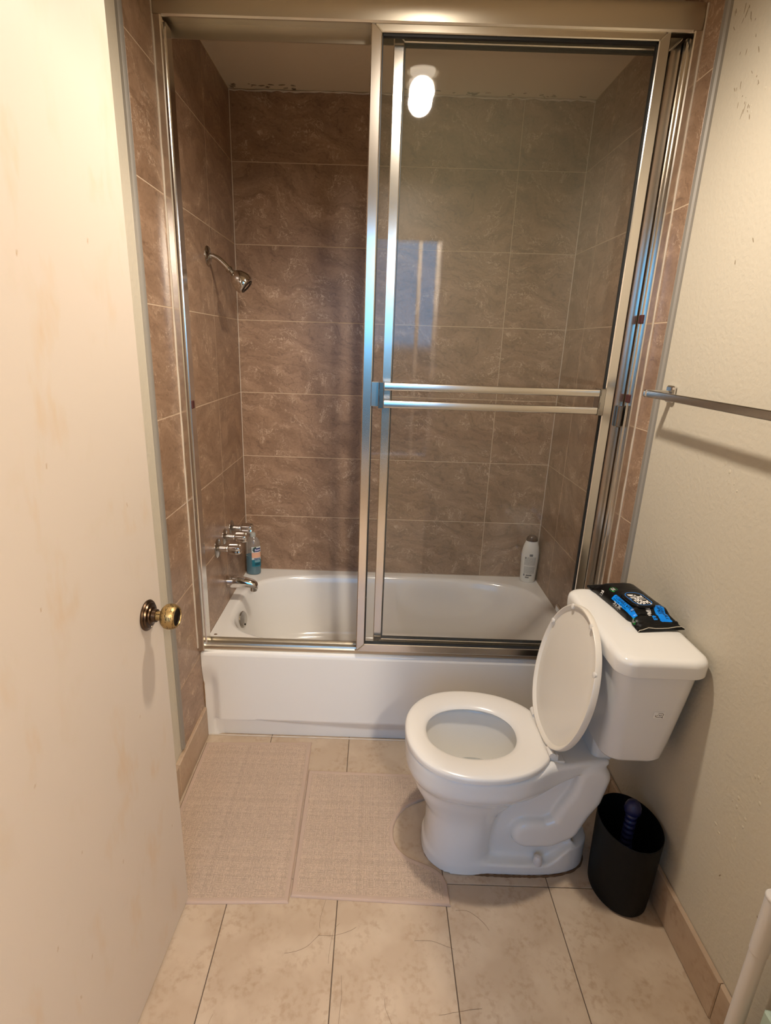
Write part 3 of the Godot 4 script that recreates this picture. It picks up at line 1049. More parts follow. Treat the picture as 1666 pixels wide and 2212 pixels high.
# ------------------------------------------------------------------ bath fittings
func build_fittings() -> void:
	var wx := 0.004
	# shower head on its arm
	var s := thing("shower_head", "chrome shower head on a short bent arm from the left tiled wall", "shower head", Vector3(wx, 1.776, -0.35))
	var e := Buf.new()
	e.lathe([[0.033, 0.0], [0.033, 0.003], [0.029, 0.008], [0.018, 0.012], [0.012, 0.0135]], Vector3(wx, 1.776, -0.35), Vector3.RIGHT, 32, true, true)
	part(s, "escutcheon", e, M.chrome_dull)
	var arm := Buf.new()
	var path := []
	for q in [[0.0, 1.776], [0.022, 1.775], [0.038, 1.768], [0.052, 1.757], [0.066, 1.744], [0.078, 1.732]]:
		path.append(Vector3(wx + q[0], q[1], -0.35))
	arm.tube(path, [0.0095], 18)
	part(s, "arm", arm, M.chrome)
	var ax := Vector3(0.74, -0.67, 0.0).normalized()
	var nut := Buf.new()
	nut.lathe([[0.0115, 0.0], [0.0125, 0.002], [0.0125, 0.010], [0.009, 0.012], [0.009, 0.016], [0.011, 0.018], [0.011, 0.022]], Vector3(wx + 0.074, 1.7355, -0.35), ax, 18)
	part(s, "swivel_nut", nut, M.chrome_dull)
	var hd := Buf.new()
	hd.lathe([[0.011, 0.022], [0.018, 0.026], [0.029, 0.040], [0.0355, 0.056], [0.037, 0.070], [0.0355, 0.082], [0.032, 0.086], [0.0285, 0.0875]], Vector3(wx + 0.074, 1.7355, -0.35), ax, 36, true, true)
	var head := part(s, "head", hd, M.chrome)
	var sp := Buf.new()
	sp.lathe([[0.027, 0.0875], [0.026, 0.0895], [0.016, 0.0890], [0.015, 0.0870], [0.0002, 0.0868]], Vector3(wx + 0.074, 1.7355, -0.35), ax, 30, false, true)
	part(head, "spray_face", sp, M.bronze_dark)
	var lev := Buf.new()
	var tip := Vector3(wx + 0.074, 1.7355, -0.35) + ax * 0.075
	lev.tube([tip + Vector3(0, 0, 0.031), tip + Vector3(0.002, 0.002, 0.045)], [0.004, 0.003], 10)
	part(head, "flow_lever", lev, M.chrome)

	# three valve handles
	for i in 3:
		var z: float = [-0.27, -0.38, -0.49][i]
		var y: float = [0.682, 0.693, 0.694][i]
		var where: String = ["nearest the sliding doors", "in the middle of the three", "nearest the back wall"][i]
		var v := thing("faucet_handle", "fluted chrome faucet handle on the left tiled wall, " + where, "faucet handle", Vector3(wx, y, z), "chrome handles above the tub spout")
		var o := Vector3(wx, y, z)
		var fl := Buf.new()
		var r0: float = [0.040, 0.034, 0.034][i]
		fl.lathe([[r0, 0.0], [r0, 0.002], [r0 * 0.86, 0.006], [0.020, 0.009], [0.014, 0.011]], o, Vector3.RIGHT, 32, true, true)
		part(v, "flange", fl, M.chrome_dull)
		var st := Buf.new()
		st.lathe([[0.0125, 0.010], [0.0140, 0.012], [0.0140, 0.040], [0.012, 0.043], [0.012, 0.046]], o, Vector3.RIGHT, 24)
		part(v, "sleeve", st, M.chrome)
		var hn := Buf.new()
		var rings := []
		var turn: float = [0.15, 0.05, 0.3][i]
		for q in [[0.55, 0.044], [0.88, 0.046], [1.0, 0.052], [1.05, 0.080], [1.0, 0.092], [0.85, 0.096], [0.45, 0.0975]]:
			var ringp := PackedVector3Array()
			for j in 64:
				var th := TAU * j / 64
				var rr: float = 0.0205 * q[0] * (1.0 + 0.15 * cos(5.0 * (th + turn)))
				ringp.append(o + Vector3(q[1], cos(th) * rr, sin(th) * rr))
			rings.append(ringp)
		hn.loft(rings)
		part(v, "grip", hn, M.chrome, 40.0)

	# tub spout
	var t := thing("tub_spout", "chrome tub spout on the left wall above the overflow plate", "faucet", Vector3(wx, 0.49, -0.385))
	var b := Buf.new()
	var rings := []
	var prof := [  # x, y centre, half height, half width
		[0.0, 0.484, 0.029, 0.027], [0.006, 0.484, 0.030, 0.028], [0.03, 0.484, 0.0285, 0.0265], [0.06, 0.483, 0.0255, 0.0245], [0.085, 0.481, 0.0225, 0.0225], [0.105, 0.4775, 0.0205, 0.0205], [0.120, 0.472, 0.019, 0.019], [0.129, 0.466, 0.0165, 0.0165], [0.1335, 0.461, 0.010, 0.011]]
	for q in prof:
		var r := PackedVector3Array()
		for j in 32:
			var th := TAU * j / 32
			r.append(Vector3(wx + q[0], q[1] + sin(th) * q[2], -0.385 + cos(th) * q[3]))
		rings.append(r)
	b.loft(rings)
	part(t, "spout_body", b, M.chrome, 60.0)
	var o2 := Buf.new()
	o2.lathe([[0.0145, 0.0], [0.0145, 0.022], [0.0125, 0.0235], [0.0105, 0.0215]], Vector3(wx + 0.1145, 0.466, -0.385), Vector3.DOWN, 24, true, true)
	part(t, "outlet", o2, M.chrome_dull)

# ------------------------------------------------------------------ toilet
var ytab := []
func _table(keys: Array, col: int, y: float) -> float:
	var n := keys.size()
	var i := 0
	while i < n - 2 and y > keys[i + 1][0]:
		i += 1
	var a: float = keys[maxi(i - 1, 0)][col]
	var b: float = keys[i][col]
	var c: float = keys[i + 1][col]
	var d: float = keys[mini(i + 2, n - 1)][col]
	var u := clampf((y - keys[i][0]) / (keys[i + 1][0] - keys[i][0]), 0.0, 1.0)
	var y0: float = keys[maxi(i - 1, 0)][0]
	var y1: float = keys[i][0]
	var y2: float = keys[i + 1][0]
	var y3: float = keys[mini(i + 2, n - 1)][0]
	var m1: float = (c - a) / maxf(y2 - y0, 1e-6) * (y2 - y1)
	var m2: float = (d - b) / maxf(y3 - y1, 1e-6) * (y2 - y1)
	var u2 := u * u
	var u3 := u2 * u
	return (2 * u3 - 3 * u2 + 1) * b + (u3 - 2 * u2 + u) * m1 + (-2 * u3 + 3 * u2) * c + (u3 - u2) * m2

func smin(a: float, b: float, k: float) -> float:
	var h := maxf(k - absf(a - b), 0.0) / k
	return minf(a, b) - h * h * k * 0.25

func seg2(px: float, py: float, ax: float, ay: float, bx_: float, by: float) -> float:
	var dx := bx_ - ax
	var dy := by - ay
	var t := clampf(((px - ax) * dx + (py - ay) * dy) / (dx * dx + dy * dy), 0.0, 1.0)
	var ex := px - ax - dx * t
	var ey := py - ay - dy * t
	return sqrt(ex * ex + ey * ey)

const TRAP := [[1.112, 0.135], [1.17, 0.138], [1.215, 0.165], [1.237, 0.225], [1.262, 0.272], [1.275, 0.34]]
func bowl_sdf(x: float, y: float, z: float) -> float:
	# x, y in the room, z from the toilet's middle
	var ti := clampf(y / 0.41 * 81.0, 0.0, 80.999)
	var i0 := int(ti)
	var fr := ti - i0
	var ra: PackedFloat32Array = ytab[i0]
	var rb: PackedFloat32Array = ytab[i0 + 1]
	var xf := lerpf(ra[0], rb[0], fr)     # front
	var xb := lerpf(ra[1], rb[1], fr)     # back
	var hw := lerpf(ra[2], rb[2], fr)     # half width
	var xm := lerpf(ra[3], rb[3], fr)     # widest place
	# pedestal and bowl: rounded in front, straighter behind
	var dx := x - xm
	var d: float
	var az := absf(z)
	if dx < 0.0:
		var a := xm - xf
		d = (pow(pow(-dx / a, 2.3) + pow(az / hw, 2.3), 1.0 / 2.3) - 1.0) * minf(a, hw)
	else:
		var a := xb - xm
		d = (pow(pow(dx / a, 2.35) + pow(az / hw, 2.35), 1.0 / 2.35) - 1.0) * minf(a, hw)
	d = -smin(-d, 0.398 - y, 0.012)
	# deck under the tank
	var qx := absf(x - 1.175) - 0.130
	var low := minf(0.298 + (x - 1.05) * 0.31, 0.382)
	var hy := (0.398 - low) * 0.5
	var qy := absf(y - (0.398 + low) * 0.5) - hy + 0.012
	var qz := az - lerpf(0.125, 0.085, smoothstep(1.08, 1.32, x)) + 0.012
	var ox := maxf(qx, 0.0)
	var oy := maxf(qy, 0.0)
	var oz := maxf(qz, 0.0)
	var deck := sqrt(ox * ox + oy * oy + oz * oz) + minf(maxf(qx, maxf(qy, qz)), 0.0) - 0.012
	d = smin(d, deck, 0.035)
	# trapway that shows as a bent tube on the side
	var t2 := 1.0
	for i in TRAP.size() - 1:
		t2 = minf(t2, seg2(x, y, TRAP[i][0], TRAP[i][1], TRAP[i + 1][0], TRAP[i + 1][1]))
	t2 -= 0.026
	var tz := az - 0.078
	var tx := maxf(t2, 0.0)
	var tzz := maxf(tz, 0.0)
	var trap := sqrt(tx * tx + tzz * tzz) + minf(maxf(t2, tz), 0.0) - 0.022
	# web between them
	var wx_ := absf(x - 1.125) - 0.125
	var wy_ := absf(y - 0.17) - 0.165
	var wz_ := az - 0.072
	var web := maxf(wx_, maxf(wy_, wz_))
	trap = smin(trap, web, 0.012)
	d = smin(d, trap, 0.010)
	# foot slab
	var fa := x - 1.067
	var f2 := (pow(pow(absf(fa) / 0.243, 3.0) + pow(az / 0.110, 3.0), 1.0 / 3.0) - 1.0) * 0.110
	var fy := y - (0.036 + 0.055 * smoothstep(1.17, 1.25, x))
	var gx := maxf(f2 + 0.008, 0.0)
	var gy := maxf(fy + 0.008, 0.0)
	var foot := sqrt(gx * gx + gy * gy) + minf(maxf(f2 + 0.008, fy + 0.008), 0.0) - 0.008
	d = smin(d, foot, 0.018)
	d = maxf(d, -y)
	# the bowl's hollow
	var ky := clampf((0.41 - y) / 0.225, 0.0, 1.2)
	var sc := sqrt(maxf(1.0 - ky * ky, 0.0)) * (1.0 - 0.15 * ky) + 0.02
	var ccx := 0.937 + 0.035 * ky
	var ex := (x - ccx) / (0.142 * sc)
	var ez := az / (0.122 * sc)
	var cav := (sqrt(ex * ex + ez * ez) - 1.0) * 0.12 * sc
	if ky > 1.0:
		cav = maxf(cav, (ky - 1.0) * 0.225)
	return -smin(-d, cav, 0.012)

func surface_nets(lo: Vector3, hi: Vector3, cell: float, zmid: float) -> Buf:
	# z runs from the middle plane outwards; the other half mirrors it
	var nx := int(ceil((hi.x - lo.x) / cell)) + 1
	var ny := int(ceil((hi.y - lo.y) / cell)) + 1
	var nz := int(ceil((hi.z) / cell)) + 1
	var val := PackedFloat32Array()
	var mz := nz * 2 - 1          # mirrored
	val.resize(nx * ny * mz)
	for i in nx:
		var x := lo.x + i * cell
		for j in ny:
			var y := lo.y + j * cell
			for k in nz:
				var v := bowl_sdf(x, y, k * cell)
				val[(i * ny + j) * mz + nz - 1 + k] = v
				val[(i * ny + j) * mz + nz - 1 - k] = v
	var vid := {}
	var verts := PackedVector3Array()
	var norms := PackedVector3Array()
	var e := 0.0015
	for i in nx - 1:
		for j in ny - 1:
			for k in mz - 1:
				var base := (i * ny + j) * mz + k
				var neg := 0
				var c8 := [val[base], val[base + ny * mz], val[base + mz], val[base + ny * mz + mz], val[base + 1], val[base + ny * mz + 1], val[base + mz + 1], val[base + ny * mz + mz + 1]]
				for c in c8:
					if c < 0.0:
						neg += 1
				if neg == 0 or neg == 8:
					continue
				var s := Vector3.ZERO
				var cnt := 0
				for a in 8:
					for ax in 3:
						var b := a | (1 << ax)
						if b == a:
							continue
						if (c8[a] < 0.0) != (c8[b] < 0.0):
							var t: float = c8[a] / (c8[a] - c8[b])
							var q := Vector3(a & 1, (a >> 1) & 1, (a >> 2) & 1)
							q[ax] += t
							s += q
							cnt += 1
				s /= cnt
				var pos := Vector3(lo.x + (i + s.x) * cell, lo.y + (j + s.y) * cell, (k + s.z - (nz - 1)) * cell)
				var g := Vector3.ZERO
				for it in 2:
					g = Vector3(bowl_sdf(pos.x + e, pos.y, pos.z) - bowl_sdf(pos.x - e, pos.y, pos.z), bowl_sdf(pos.x, pos.y + e, pos.z) - bowl_sdf(pos.x, pos.y - e, pos.z), bowl_sdf(pos.x, pos.y, pos.z + e) - bowl_sdf(pos.x, pos.y, pos.z - e)) / (2.0 * e)
					if it == 0:
						var l2 := g.length_squared()
						if l2 > 0.04:
							var st := g * bowl_sdf(pos.x, pos.y, pos.z) / l2
							if st.length() < cell:
								pos -= st
				vid[base] = verts.size()
				verts.append(Vector3(pos.x, maxf(pos.y, 0.0), pos.z + zmid))
				norms.append(g.normalized())
	var b := Buf.new()
	var stepx := ny * mz
	var strides := [stepx, mz, 1]
	for i in range(1, nx - 1):
		for j in range(1, ny - 1):
			for k in range(1, mz - 1):
				var base := (i * ny + j) * mz + k
				var v0 := val[base]
				for ax in 3:
					var v1 := val[base + strides[ax]]
					if (v0 < 0.0) == (v1 < 0.0):
						continue
					var s1: int = strides[(ax + 1) % 3]
					var s2: int = strides[(ax + 2) % 3]
					var q := [base, base - s1, base - s1 - s2, base - s2]
					var ok := true
					for w in q:
						if not vid.has(w):
							ok = false
					if not ok:
						continue
					var id := [vid[q[0]], vid[q[1]], vid[q[2]], vid[q[3]]]
					if v0 >= 0.0:
						id.reverse()
					for tr in [[0, 1, 2], [0, 2, 3]]:
						for w in tr:
							b.p.append(verts[id[w]])
							b.nn.append(norms[id[w]])
							b.t.append(Vector2.ZERO)
	return b

func build_toilet() -> void:
	var zc := 0.447
	var t := thing("toilet", "white two-piece toilet with raised seat cover beside the bathtub", "toilet", Vector3(1.12, 0, zc))
	var keys := [  # y, front, back, half width, widest x
		[0.0, 0.818, 1.035, 0.116, 0.930], [0.03, 0.820, 1.030, 0.113, 0.930], [0.10, 0.823, 1.028, 0.110, 0.932], [0.17, 0.818, 1.035, 0.112, 0.935], [0.21, 0.800, 1.05, 0.120, 0.94],
		[0.25, 0.780, 1.085, 0.134, 0.945], [0.29, 0.766, 1.12, 0.150, 0.95], [0.312, 0.755, 1.15, 0.166, 0.953], [0.335, 0.748, 1.165, 0.177, 0.955], [0.365, 0.746, 1.17, 0.180, 0.955], [0.385, 0.747, 1.17, 0.181, 0.955], [0.41, 0.752, 1.165, 0.177, 0.955]]
	for i in 83:
		var y := 0.41 * i / 81.0
		ytab.append(PackedFloat32Array([_table(keys, 1, y), _table(keys, 2, y), _table(keys, 3, y), _table(keys, 4, y)]))
	var b := surface_nets(Vector3(0.72, -0.012, 0), Vector3(1.47, 0.42, 0.21), 0.0062, zc)
	part(t, "bowl", b, M.china)
	var wt := Buf.new()
	wt.lathe([[0.088, 0.0], [0.0885, 0.001]], Vector3(0.955, 0.252, zc), Vector3.UP, 40, true, true, 1.2, 1.0)
	part(t, "water", wt, M.water)

	# tank: rounded box that narrows downwards
	var tk := Buf.new()
	var rings := []
	for q in [[0.462, 1.345, 0.437, 0.055, 0.120, 0.03], [0.451, 1.345, 0.437, 0.068, 0.140, 0.04], [0.453, 1.345, 0.437, 0.078, 0.152, 0.045], [0.464, 1.344, 0.437, 0.0835, 0.159, 0.045], [0.52, 1.343, 0.438, 0.088, 0.168, 0.044], [0.65, 1.343, 0.440, 0.097, 0.183, 0.042], [0.752, 1.343, 0.442, 0.1035, 0.192, 0.04]]:
		rings.append(rrect(q[1], q[2], q[3], q[4], q[5], q[0], 10))
	tk.loft(rings)
	var tank := part(t, "tank", tk, M.china, 50.0)
	# a foot of the tank on the deck
	var ft := Buf.new()
	ft.loft([rrect(1.30, 0.437, 0.03, 0.08, 0.02, 0.39), rrect(1.30, 0.437, 0.03, 0.08, 0.02, 0.455)])
	part(tank, "tank_foot", ft, M.china)
	var ld := Buf.new()
	rings = []
	for q in [[0.748, -0.006], [0.746, -0.002], [0.749, 0.0], [0.776, 0.0005], [0.784, -0.0015], [0.7895, -0.006], [0.7925, -0.012], [0.7940, -0.02], [0.7955, -0.05]]:
		rings.append(rrect(1.342, 0.446, 0.113 + q[1], 0.206 + q[1], 0.045 + q[1] * 0.4, q[0], 12))
	ld.loft(rings)
	part(t, "tank_lid", ld, M.china, 50.0)
	# sticker with a hand-drawn bubble
	var img := Image.create(112, 80, false, Image.FORMAT_RGB8)
	img.fill(Color(0.95, 0.94, 0.91))
	var ink := Color(0.16, 0.12, 0.13)
	var o := [Vector2(44, 16), Vector2(84, 16), Vector2(96, 26), Vector2(94, 44), Vector2(86, 62), Vector2(97, 72)]
	for i in o.size() - 1:
		seg(img, o[i], o[i + 1], 2.2, ink)
	o = [Vector2(97, 72), Vector2(74, 64), Vector2(34, 66), Vector2(22, 60), Vector2(20, 42)]
	for i in o.size() - 1:
		seg(img, o[i], o[i + 1], 2.4, ink)
	for sg in [[28, 50, 42, 44], [42, 44, 44, 36], [44, 36, 54, 34], [60, 36, 58, 50], [62, 36, 64, 48], [72, 32, 76, 40], [84, 32, 70, 52]]:
		seg(img, Vector2(sg[0], sg[1]), Vector2(sg[2], sg[3]), 1.9, ink)
	var st := Buf.new()
	var so := Vector3(1.350, 0.612, 0.0)
	var c := []
	for k in [[0, 0], [1, 0], [1, 1], [0, 1]]:
		var yy: float = so.y + 0.020 * k[1]
		var zz: float = 0.440 + lerpf(0.168, 0.183, (yy - 0.52) / 0.13) + 0.0006
		c.append(Vector3(so.x + 0.028 * k[0], yy, zz))
	var rv := []
	for q in c:
		rv.append(q - Vector3(0, 0, 0.0005))
	st.quad(c[0], c[1], c[2], c[3], Vector2(0, 1), Vector2(1, 1), Vector2(1, 0), Vector2(0, 0))
	st.quad(rv[3], rv[2], rv[1], rv[0])
	part(tank, "sticker", st, textured(ImageTexture.create_from_image(img), 0.6))
	# flush lever at the far front corner
	var lv := Buf.new()
	lv.lathe([[0.012, 0.0], [0.012, 0.005], [0.008, 0.008], [0.007, 0.014]], Vector3(1.2405, 0.716, 0.295), Vector3.LEFT, 20)
	var lev := part(t, "flush_lever", lv, M.chrome)
	var arm := Buf.new()
	arm.box(Vector3(1.218, 0.700, 0.215), Vector3(1.228, 0.722, 0.300), 0.003)
	part(lev, "lever_arm", arm, M.chrome)

	# seat ring: egg-shaped outside, cut straight along the hinge
	var seat := Buf.new()
	var n := 96
	var scx := 0.937
	var outer := PackedVector2Array()
	var inner := PackedVector2Array()
	for i in n:
		var a := TAU * i / n
		var ca := cos(a)
		var sa := sin(a)
		var r: float
		if ca < 0:
			r = pow(pow(absf(ca) / 0.193, 2.2) + pow(absf(sa) / 0.1905, 2.2), -1.0 / 2.2)
		else:
			r = pow(pow(absf(ca) / 0.236, 2.1) + pow(absf(sa) / 0.1905, 2.1), -1.0 / 2.1)
			r = minf(r, 0.203 / maxf(ca, 1e-4))
		outer.append(Vector2(ca, sa) * r)
		var ri := pow(pow(absf(ca) / 0.131, 2.15) + pow(absf(sa) / 0.108, 2.15), -1.0 / 2.15)
		inner.append(Vector2(ca, sa) * ri)
	rings = []
	var prof := [[1.0, 0.403], [1.0, 0.411], [0.985, 0.4165], [0.94, 0.4205], [0.80, 0.4235], [0.5, 0.4235], [0.2, 0.4205], [0.06, 0.4160], [0.0, 0.410], [0.03, 0.404], [0.3, 0.4025], [0.8, 0.4025]]
	for q in prof:
		var r := PackedVector3Array()
		for i in n:
			var w := inner[i].lerp(outer[i], q[0])
			r.append(Vector3(scx + w.x, q[1], zc + w.y))
		rings.append(r)
	rings.append(rings[0])
	seat.loft(rings, false, false)
	part(t, "seat", seat, M.seat, 40.0)
	# seat cover, raised and leaning towards the tank
	var cv := Buf.new()
	var lean := 0.188
	var up := Vector3(sin(lean), cos(lean), 0)
	var nrm := Vector3(-cos(lean), sin(lean), 0)     # its underside, towards the room
	var h0 := Vector3(1.143, 0.418, zc)
	var L := 0.405
	var cover := func(scale: float, off: float) -> PackedVector3Array:
		var r := PackedVector3Array()
		for i in 72:
			var a := TAU * i / 72
			var v := sin(a)
			var hw := 0.186 * scale
			var u := 0.5 + 0.5 * v * scale
			var s := cos(a) * hw
			if v < 0:     # flatter towards the hinge
				s = signf(cos(a)) * pow(absf(cos(a)), 0.85) * hw
			r.append(h0 + up * (u * L) + Vector3(0, 0, s) + nrm * off)
		return r
	cv.loft([cover.call(0.97, -0.012), cover.call(0.995, -0.009), cover.call(1.0, -0.004), cover.call(1.0, 0.004), cover.call(0.99, 0.0075), cover.call(0.975, 0.0075), cover.call(0.955, 0.004), cover.call(0.935, -0.001), cover.call(0.86, -0.0015), cover.call(0.78, -0.001), cover.call(0.74, 0.0008), cover.call(0.4, 0.001)])
	var lid := part(t, "seat_cover", cv, M.seat_cover, 40.0)
	for a in [0.55, 1.25, 2.0, 2.7]:
		var bp := Buf.new()
		var pos: Vector3 = h0 + up * ((0.5 + 0.5 * sin(a) * 0.965) * L) + Vector3(0, 0, cos(a) * 0.186 * 0.965) + nrm * 0.007
		bp.lathe([[0.008, -0.004], [0.008, 0.001], [0.005, 0.0025]], pos, nrm, 14)
		part(lid, "bumper", bp, M.seat)
	for s in [-1.0, 1.0]:
		var hg := Buf.new()
		var z: float = zc + s * 0.085
		var hx := 1.148
		hg.box(Vector3(hx - 0.016, 0.398, z - 0.014), Vector3(hx + 0.034, 0.406, z + 0.014), 0.002)
		hg.box(Vector3(hx - 0.008, 0.404, z - 0.012), Vector3(hx + 0.016, 0.424, z + 0.012), 0.003)
		hg.tube([Vector3(hx - 0.004, 0.424, z - 0.016), Vector3(hx - 0.004, 0.424, z + 0.016)], [0.009], 18)
		part(t, "hinge", hg, M.seat)
	var rod := Buf.new()
	rod.tube([Vector3(1.143, 0.415, zc - 0.075), Vector3(1.143, 0.415, zc + 0.075)], [0.006], 12)
	part(t, "hinge_rod", rod, M.seat)
	for s in [-1.0, 1.0]:
		var bc := Buf.new()
		bc.lathe([[0.0135, 0.0], [0.0135, 0.014], [0.012, 0.023], [0.008, 0.0285], [0.0004, 0.031]], Vector3(1.150, 0.033, zc + s * 0.096), Vector3.UP, 22)
		part(t, "bolt_cap", bc, M.white_plastic)
	var rim := Buf.new()
	var rng := RandomNumberGenerator.new()
	rng.seed = 21
	var pts := []
	var rad := []
	for i in 121:
		var a := TAU * i / 120.0
		var k := pow(pow(absf(cos(a)) / (0.25 if cos(a) < 0 else 0.243), 3.0) + pow(absf(sin(a)) / 0.114, 3.0), -1.0 / 3.0)
		pts.append(Vector3(1.067 + cos(a) * k, 0.001, zc + sin(a) * k))
		rad.append(rng.randf_range(0.0015, 0.0045))
	rim.tube(pts, rad, 6, false)
	part(t, "worn_caulk", rim, M.dirt)

# ------------------------------------------------------------------ pack of wipes on the tank
func build_wipes() -> void:
	var Y := 0.7960
	var o := Vector3(1.3745, Y, 0.372)
	var dir := Vector3(0.128, 0, 0.992).normalized()
	var rt := Vector3(0.992, 0, -0.128).normalized()
	var hl := 0.1385
	var hw := 0.060
	var H := 0.039
	var t := thing("wipes_pack", "black soft pack of wet wipes with blue and white print on the toilet tank", "wipes pack", o)
	var img := Image.create(1024, 704, false, Image.FORMAT_RGB8)
	img.fill(Color(0.02, 0.02, 0.022))
	var blue := Color(0.0, 0.53, 0.94)
	var white := Color(0.93, 0.92, 0.90)
	var green := Color(0.13, 0.60, 0.25)
	var X := func(s: float) -> float: return (s + 1.0) * 512.0
	var V := func(q: float) -> float: return (1.0 - q) * 704.0
	# blue band with two lines of print
	ring(img, Vector2(X.call(0.29), V.call(0.225)), 196, 38, 8, 2, blue, blue)
	lettering(img, "FLUSHABLE WIPES", Vector2(X.call(-0.04), V.call(0.228)), 30, 2.4, Color(0.02, 0.06, 0.12), 0.15, 0.78)
	lettering(img, "EXTRA LARGE   SEPTIC SAFE", Vector2(X.call(-0.04), V.call(0.188)), 14, 1.2, Color(0.02, 0.08, 0.16), 0.1, 0.8)
	# the name again on the side
	lettering(img, "dUdE", Vector2(X.call(0.0), V.call(0.118)), 38, 4.0, Color(0.80, 0.80, 0.78), 0.1, 1.1)
	lettering(img, "WIPES", Vector2(X.call(0.02), V.call(0.068)), 24, 2.6, Color(0.55, 0.55, 0.54), 0.1, 1.0)
	# green rounds with a leaf
	for g in [[-0.30, 0.325, ["FIBER", "BASED"]], [0.72, 0.165, ["FOR AT", "HOME"]]]:
		var c := Vector2(X.call(g[0]), V.call(g[1]))
		ring(img, c, 38, 34, 33, 4, green)
		lettering(img, g[2][0], c + Vector2(-24, -2), 13, 1.3, white, 0.0, 0.85)
		lettering(img, g[2][1], c + Vector2(-22, 18), 13, 1.3, white, 0.0, 0.85)
		seg(img, c + Vector2(26, 26), c + Vector2(44, 18), 8, green)
	# white running-man mark
	var mc := Vector2(X.call(-0.43), V.call(0.15))
	for q in [[-18, -20, 14, -26], [-6, -22, 0, 2], [14, -26, 20, -10], [0, 2, 18, 16], [0, 2, -16, 18]]:
		seg(img, mc + Vector2(q[0], q[1]), mc + Vector2(q[2], q[3]), 5.0, white)
	lettering(img, "DUDE", mc + Vector2(-26, 50), 13, 1.6, Color(0.7, 0.7, 0.7))
	# blue panel and count near the end
	ring(img, Vector2(X.call(0.66), V.call(0.63)), 96, 52, 10, 2, blue, blue)
	lettering(img, "FLUSHABLE", Vector2(X.call(0.50), V.call(0.645)), 22, 2.0, Color(0.02, 0.07, 0.14), 0.15, 0.8)
	lettering(img, "WIPES", Vector2(X.call(0.50), V.call(0.60)), 22, 2.0, Color(0.02, 0.07, 0.14), 0.15, 0.8)
	lettering(img, "48", Vector2(X.call(0.70), V.call(0.475)), 30, 4.0, blue)
	lettering(img, "EXTRA", Vector2(X.call(0.53), V.call(0.475)), 16, 1.8, white, 0.1, 0.8)
	lettering(img, "WIPES", Vector2(X.call(0.53), V.call(0.44)), 22, 2.6, white, 0.1, 0.9)
	var film := textured(ImageTexture.create_from_image(img), 0.33, 0.36)
	# the pouch: soft cross-sections along its length
	var prof := [[-1.0, 0.03], [-1.04, 0.25], [-1.0, 0.55], [-0.86, 0.82], [-0.62, 0.97], [-0.3, 1.0], [0.0, 1.0], [0.3, 1.0], [0.62, 0.97], [0.86, 0.82], [1.0, 0.55], [1.04, 0.25], [1.0, 0.03]]
	var ns := 64
	var np := prof.size()
	var wr := noise(7, 9.0, 3)
	var fold := noise(8, 3.0, 2)
	var grid := []
	for i in ns + 1:
		var s := -1.0 + 2.0 * i / ns
		var f := 1.0
		if s < -0.55:
			f = lerpf(0.16, 1.0, smoothstep(-0.88, -0.55, s))
		if s > 0.50:
			f = lerpf(1.0, 0.66, smoothstep(0.52, 0.64, s))
		if s > 0.64:
			f = lerpf(0.66, 0.26, smoothstep(0.64, 1.0, s))
		var wide := 1.0 - 0.05 * (1.0 - absf(s))
		if s > 0.85:
			wide += 0.05 * (s - 0.85) / 0.15
		var row := []
		for k in np:
			var x: float = prof[k][0] * wide
			var hh: float = prof[k][1] * f * H
			var endw := smoothstep(0.45, 0.9, absf(s))
			hh += wr.get_noise_2d(s * 1.3, prof[k][0] * 0.7) * 0.004 * (0.25 + 1.4 * endw) * smoothstep(0.0, 0.4, prof[k][1])
			if s > 0.55 and s < 0.72:        # tucked corner
				x *= 1.0 - 0.10 * sin(PI * (s - 0.55) / 0.17) * (1.0 if prof[k][0] < 0 else 0.2)
			if s > 0.8 or s < -0.8:
				hh = maxf(hh, 0.0015) + 0.003 * fold.get_noise_2d(prof[k][0] * 1.1, s * 0.2)
			row.append([o + dir * (s * hl) + rt * (x * hw) + Vector3.UP * maxf(hh, 0.0004), Vector2((s + 1.0) / 2.0, 1.0 - float(k) / (np - 1))])
		grid.append(row)
	var b := Buf.new()
	for i in ns:
		for k in np - 1:
			var q := [grid[i][k], grid[i + 1][k], grid[i + 1][k + 1], grid[i][k + 1]]
			b.quad(q[0][0], q[1][0], q[2][0], q[3][0], q[0][1], q[1][1], q[2][1], q[3][1])
	for i in ns:      # underside
		b.quad(grid[i][np - 1][0], grid[i + 1][np - 1][0], grid[i + 1][0][0], grid[i][0][0])
	for e in [0, ns]:
		var r := PackedVector3Array()
		for k in np:
			r.append(grid[e][k][0])
		b.fan(r, e != 0)
	b.outward(0)
	part(t, "pouch", b, film, 60.0)
	# pale crimped edge at the near end
	var cr := Buf.new()
	var pts := []
	for k in range(1, 11):
		pts.append(grid[ns][k][0] + dir * 0.0006 + Vector3.UP * 0.0002)
	cr.tube(pts, [0.0008], 6)
	part(t, "crimped_edge", cr, M.label_cream)
	# oval resealable lid with ring and name
	var im2 := Image.create(512, 400, false, Image.FORMAT_RGB8)
	im2.fill(Color(0.02, 0.02, 0.022))
	ring(im2, Vector2(256, 200), 206, 142, 120, 9, blue)
	lettering(im2, "dUdE", Vector2(128, 188), 84, 9.0, white, 0.22, 1.0)
	lettering(im2, "WIPES", Vector2(110, 292), 80, 9.0, white, 0.22, 0.92)
	lettering(im2, "OPEN", Vector2(226, 326), 16, 1.5, blue)
	var ld := Buf.new()
	var rings := []
	var co := o + dir * (0.25 * hl) + rt * (-0.14 * hw) + Vector3.UP * (H - 0.0005)
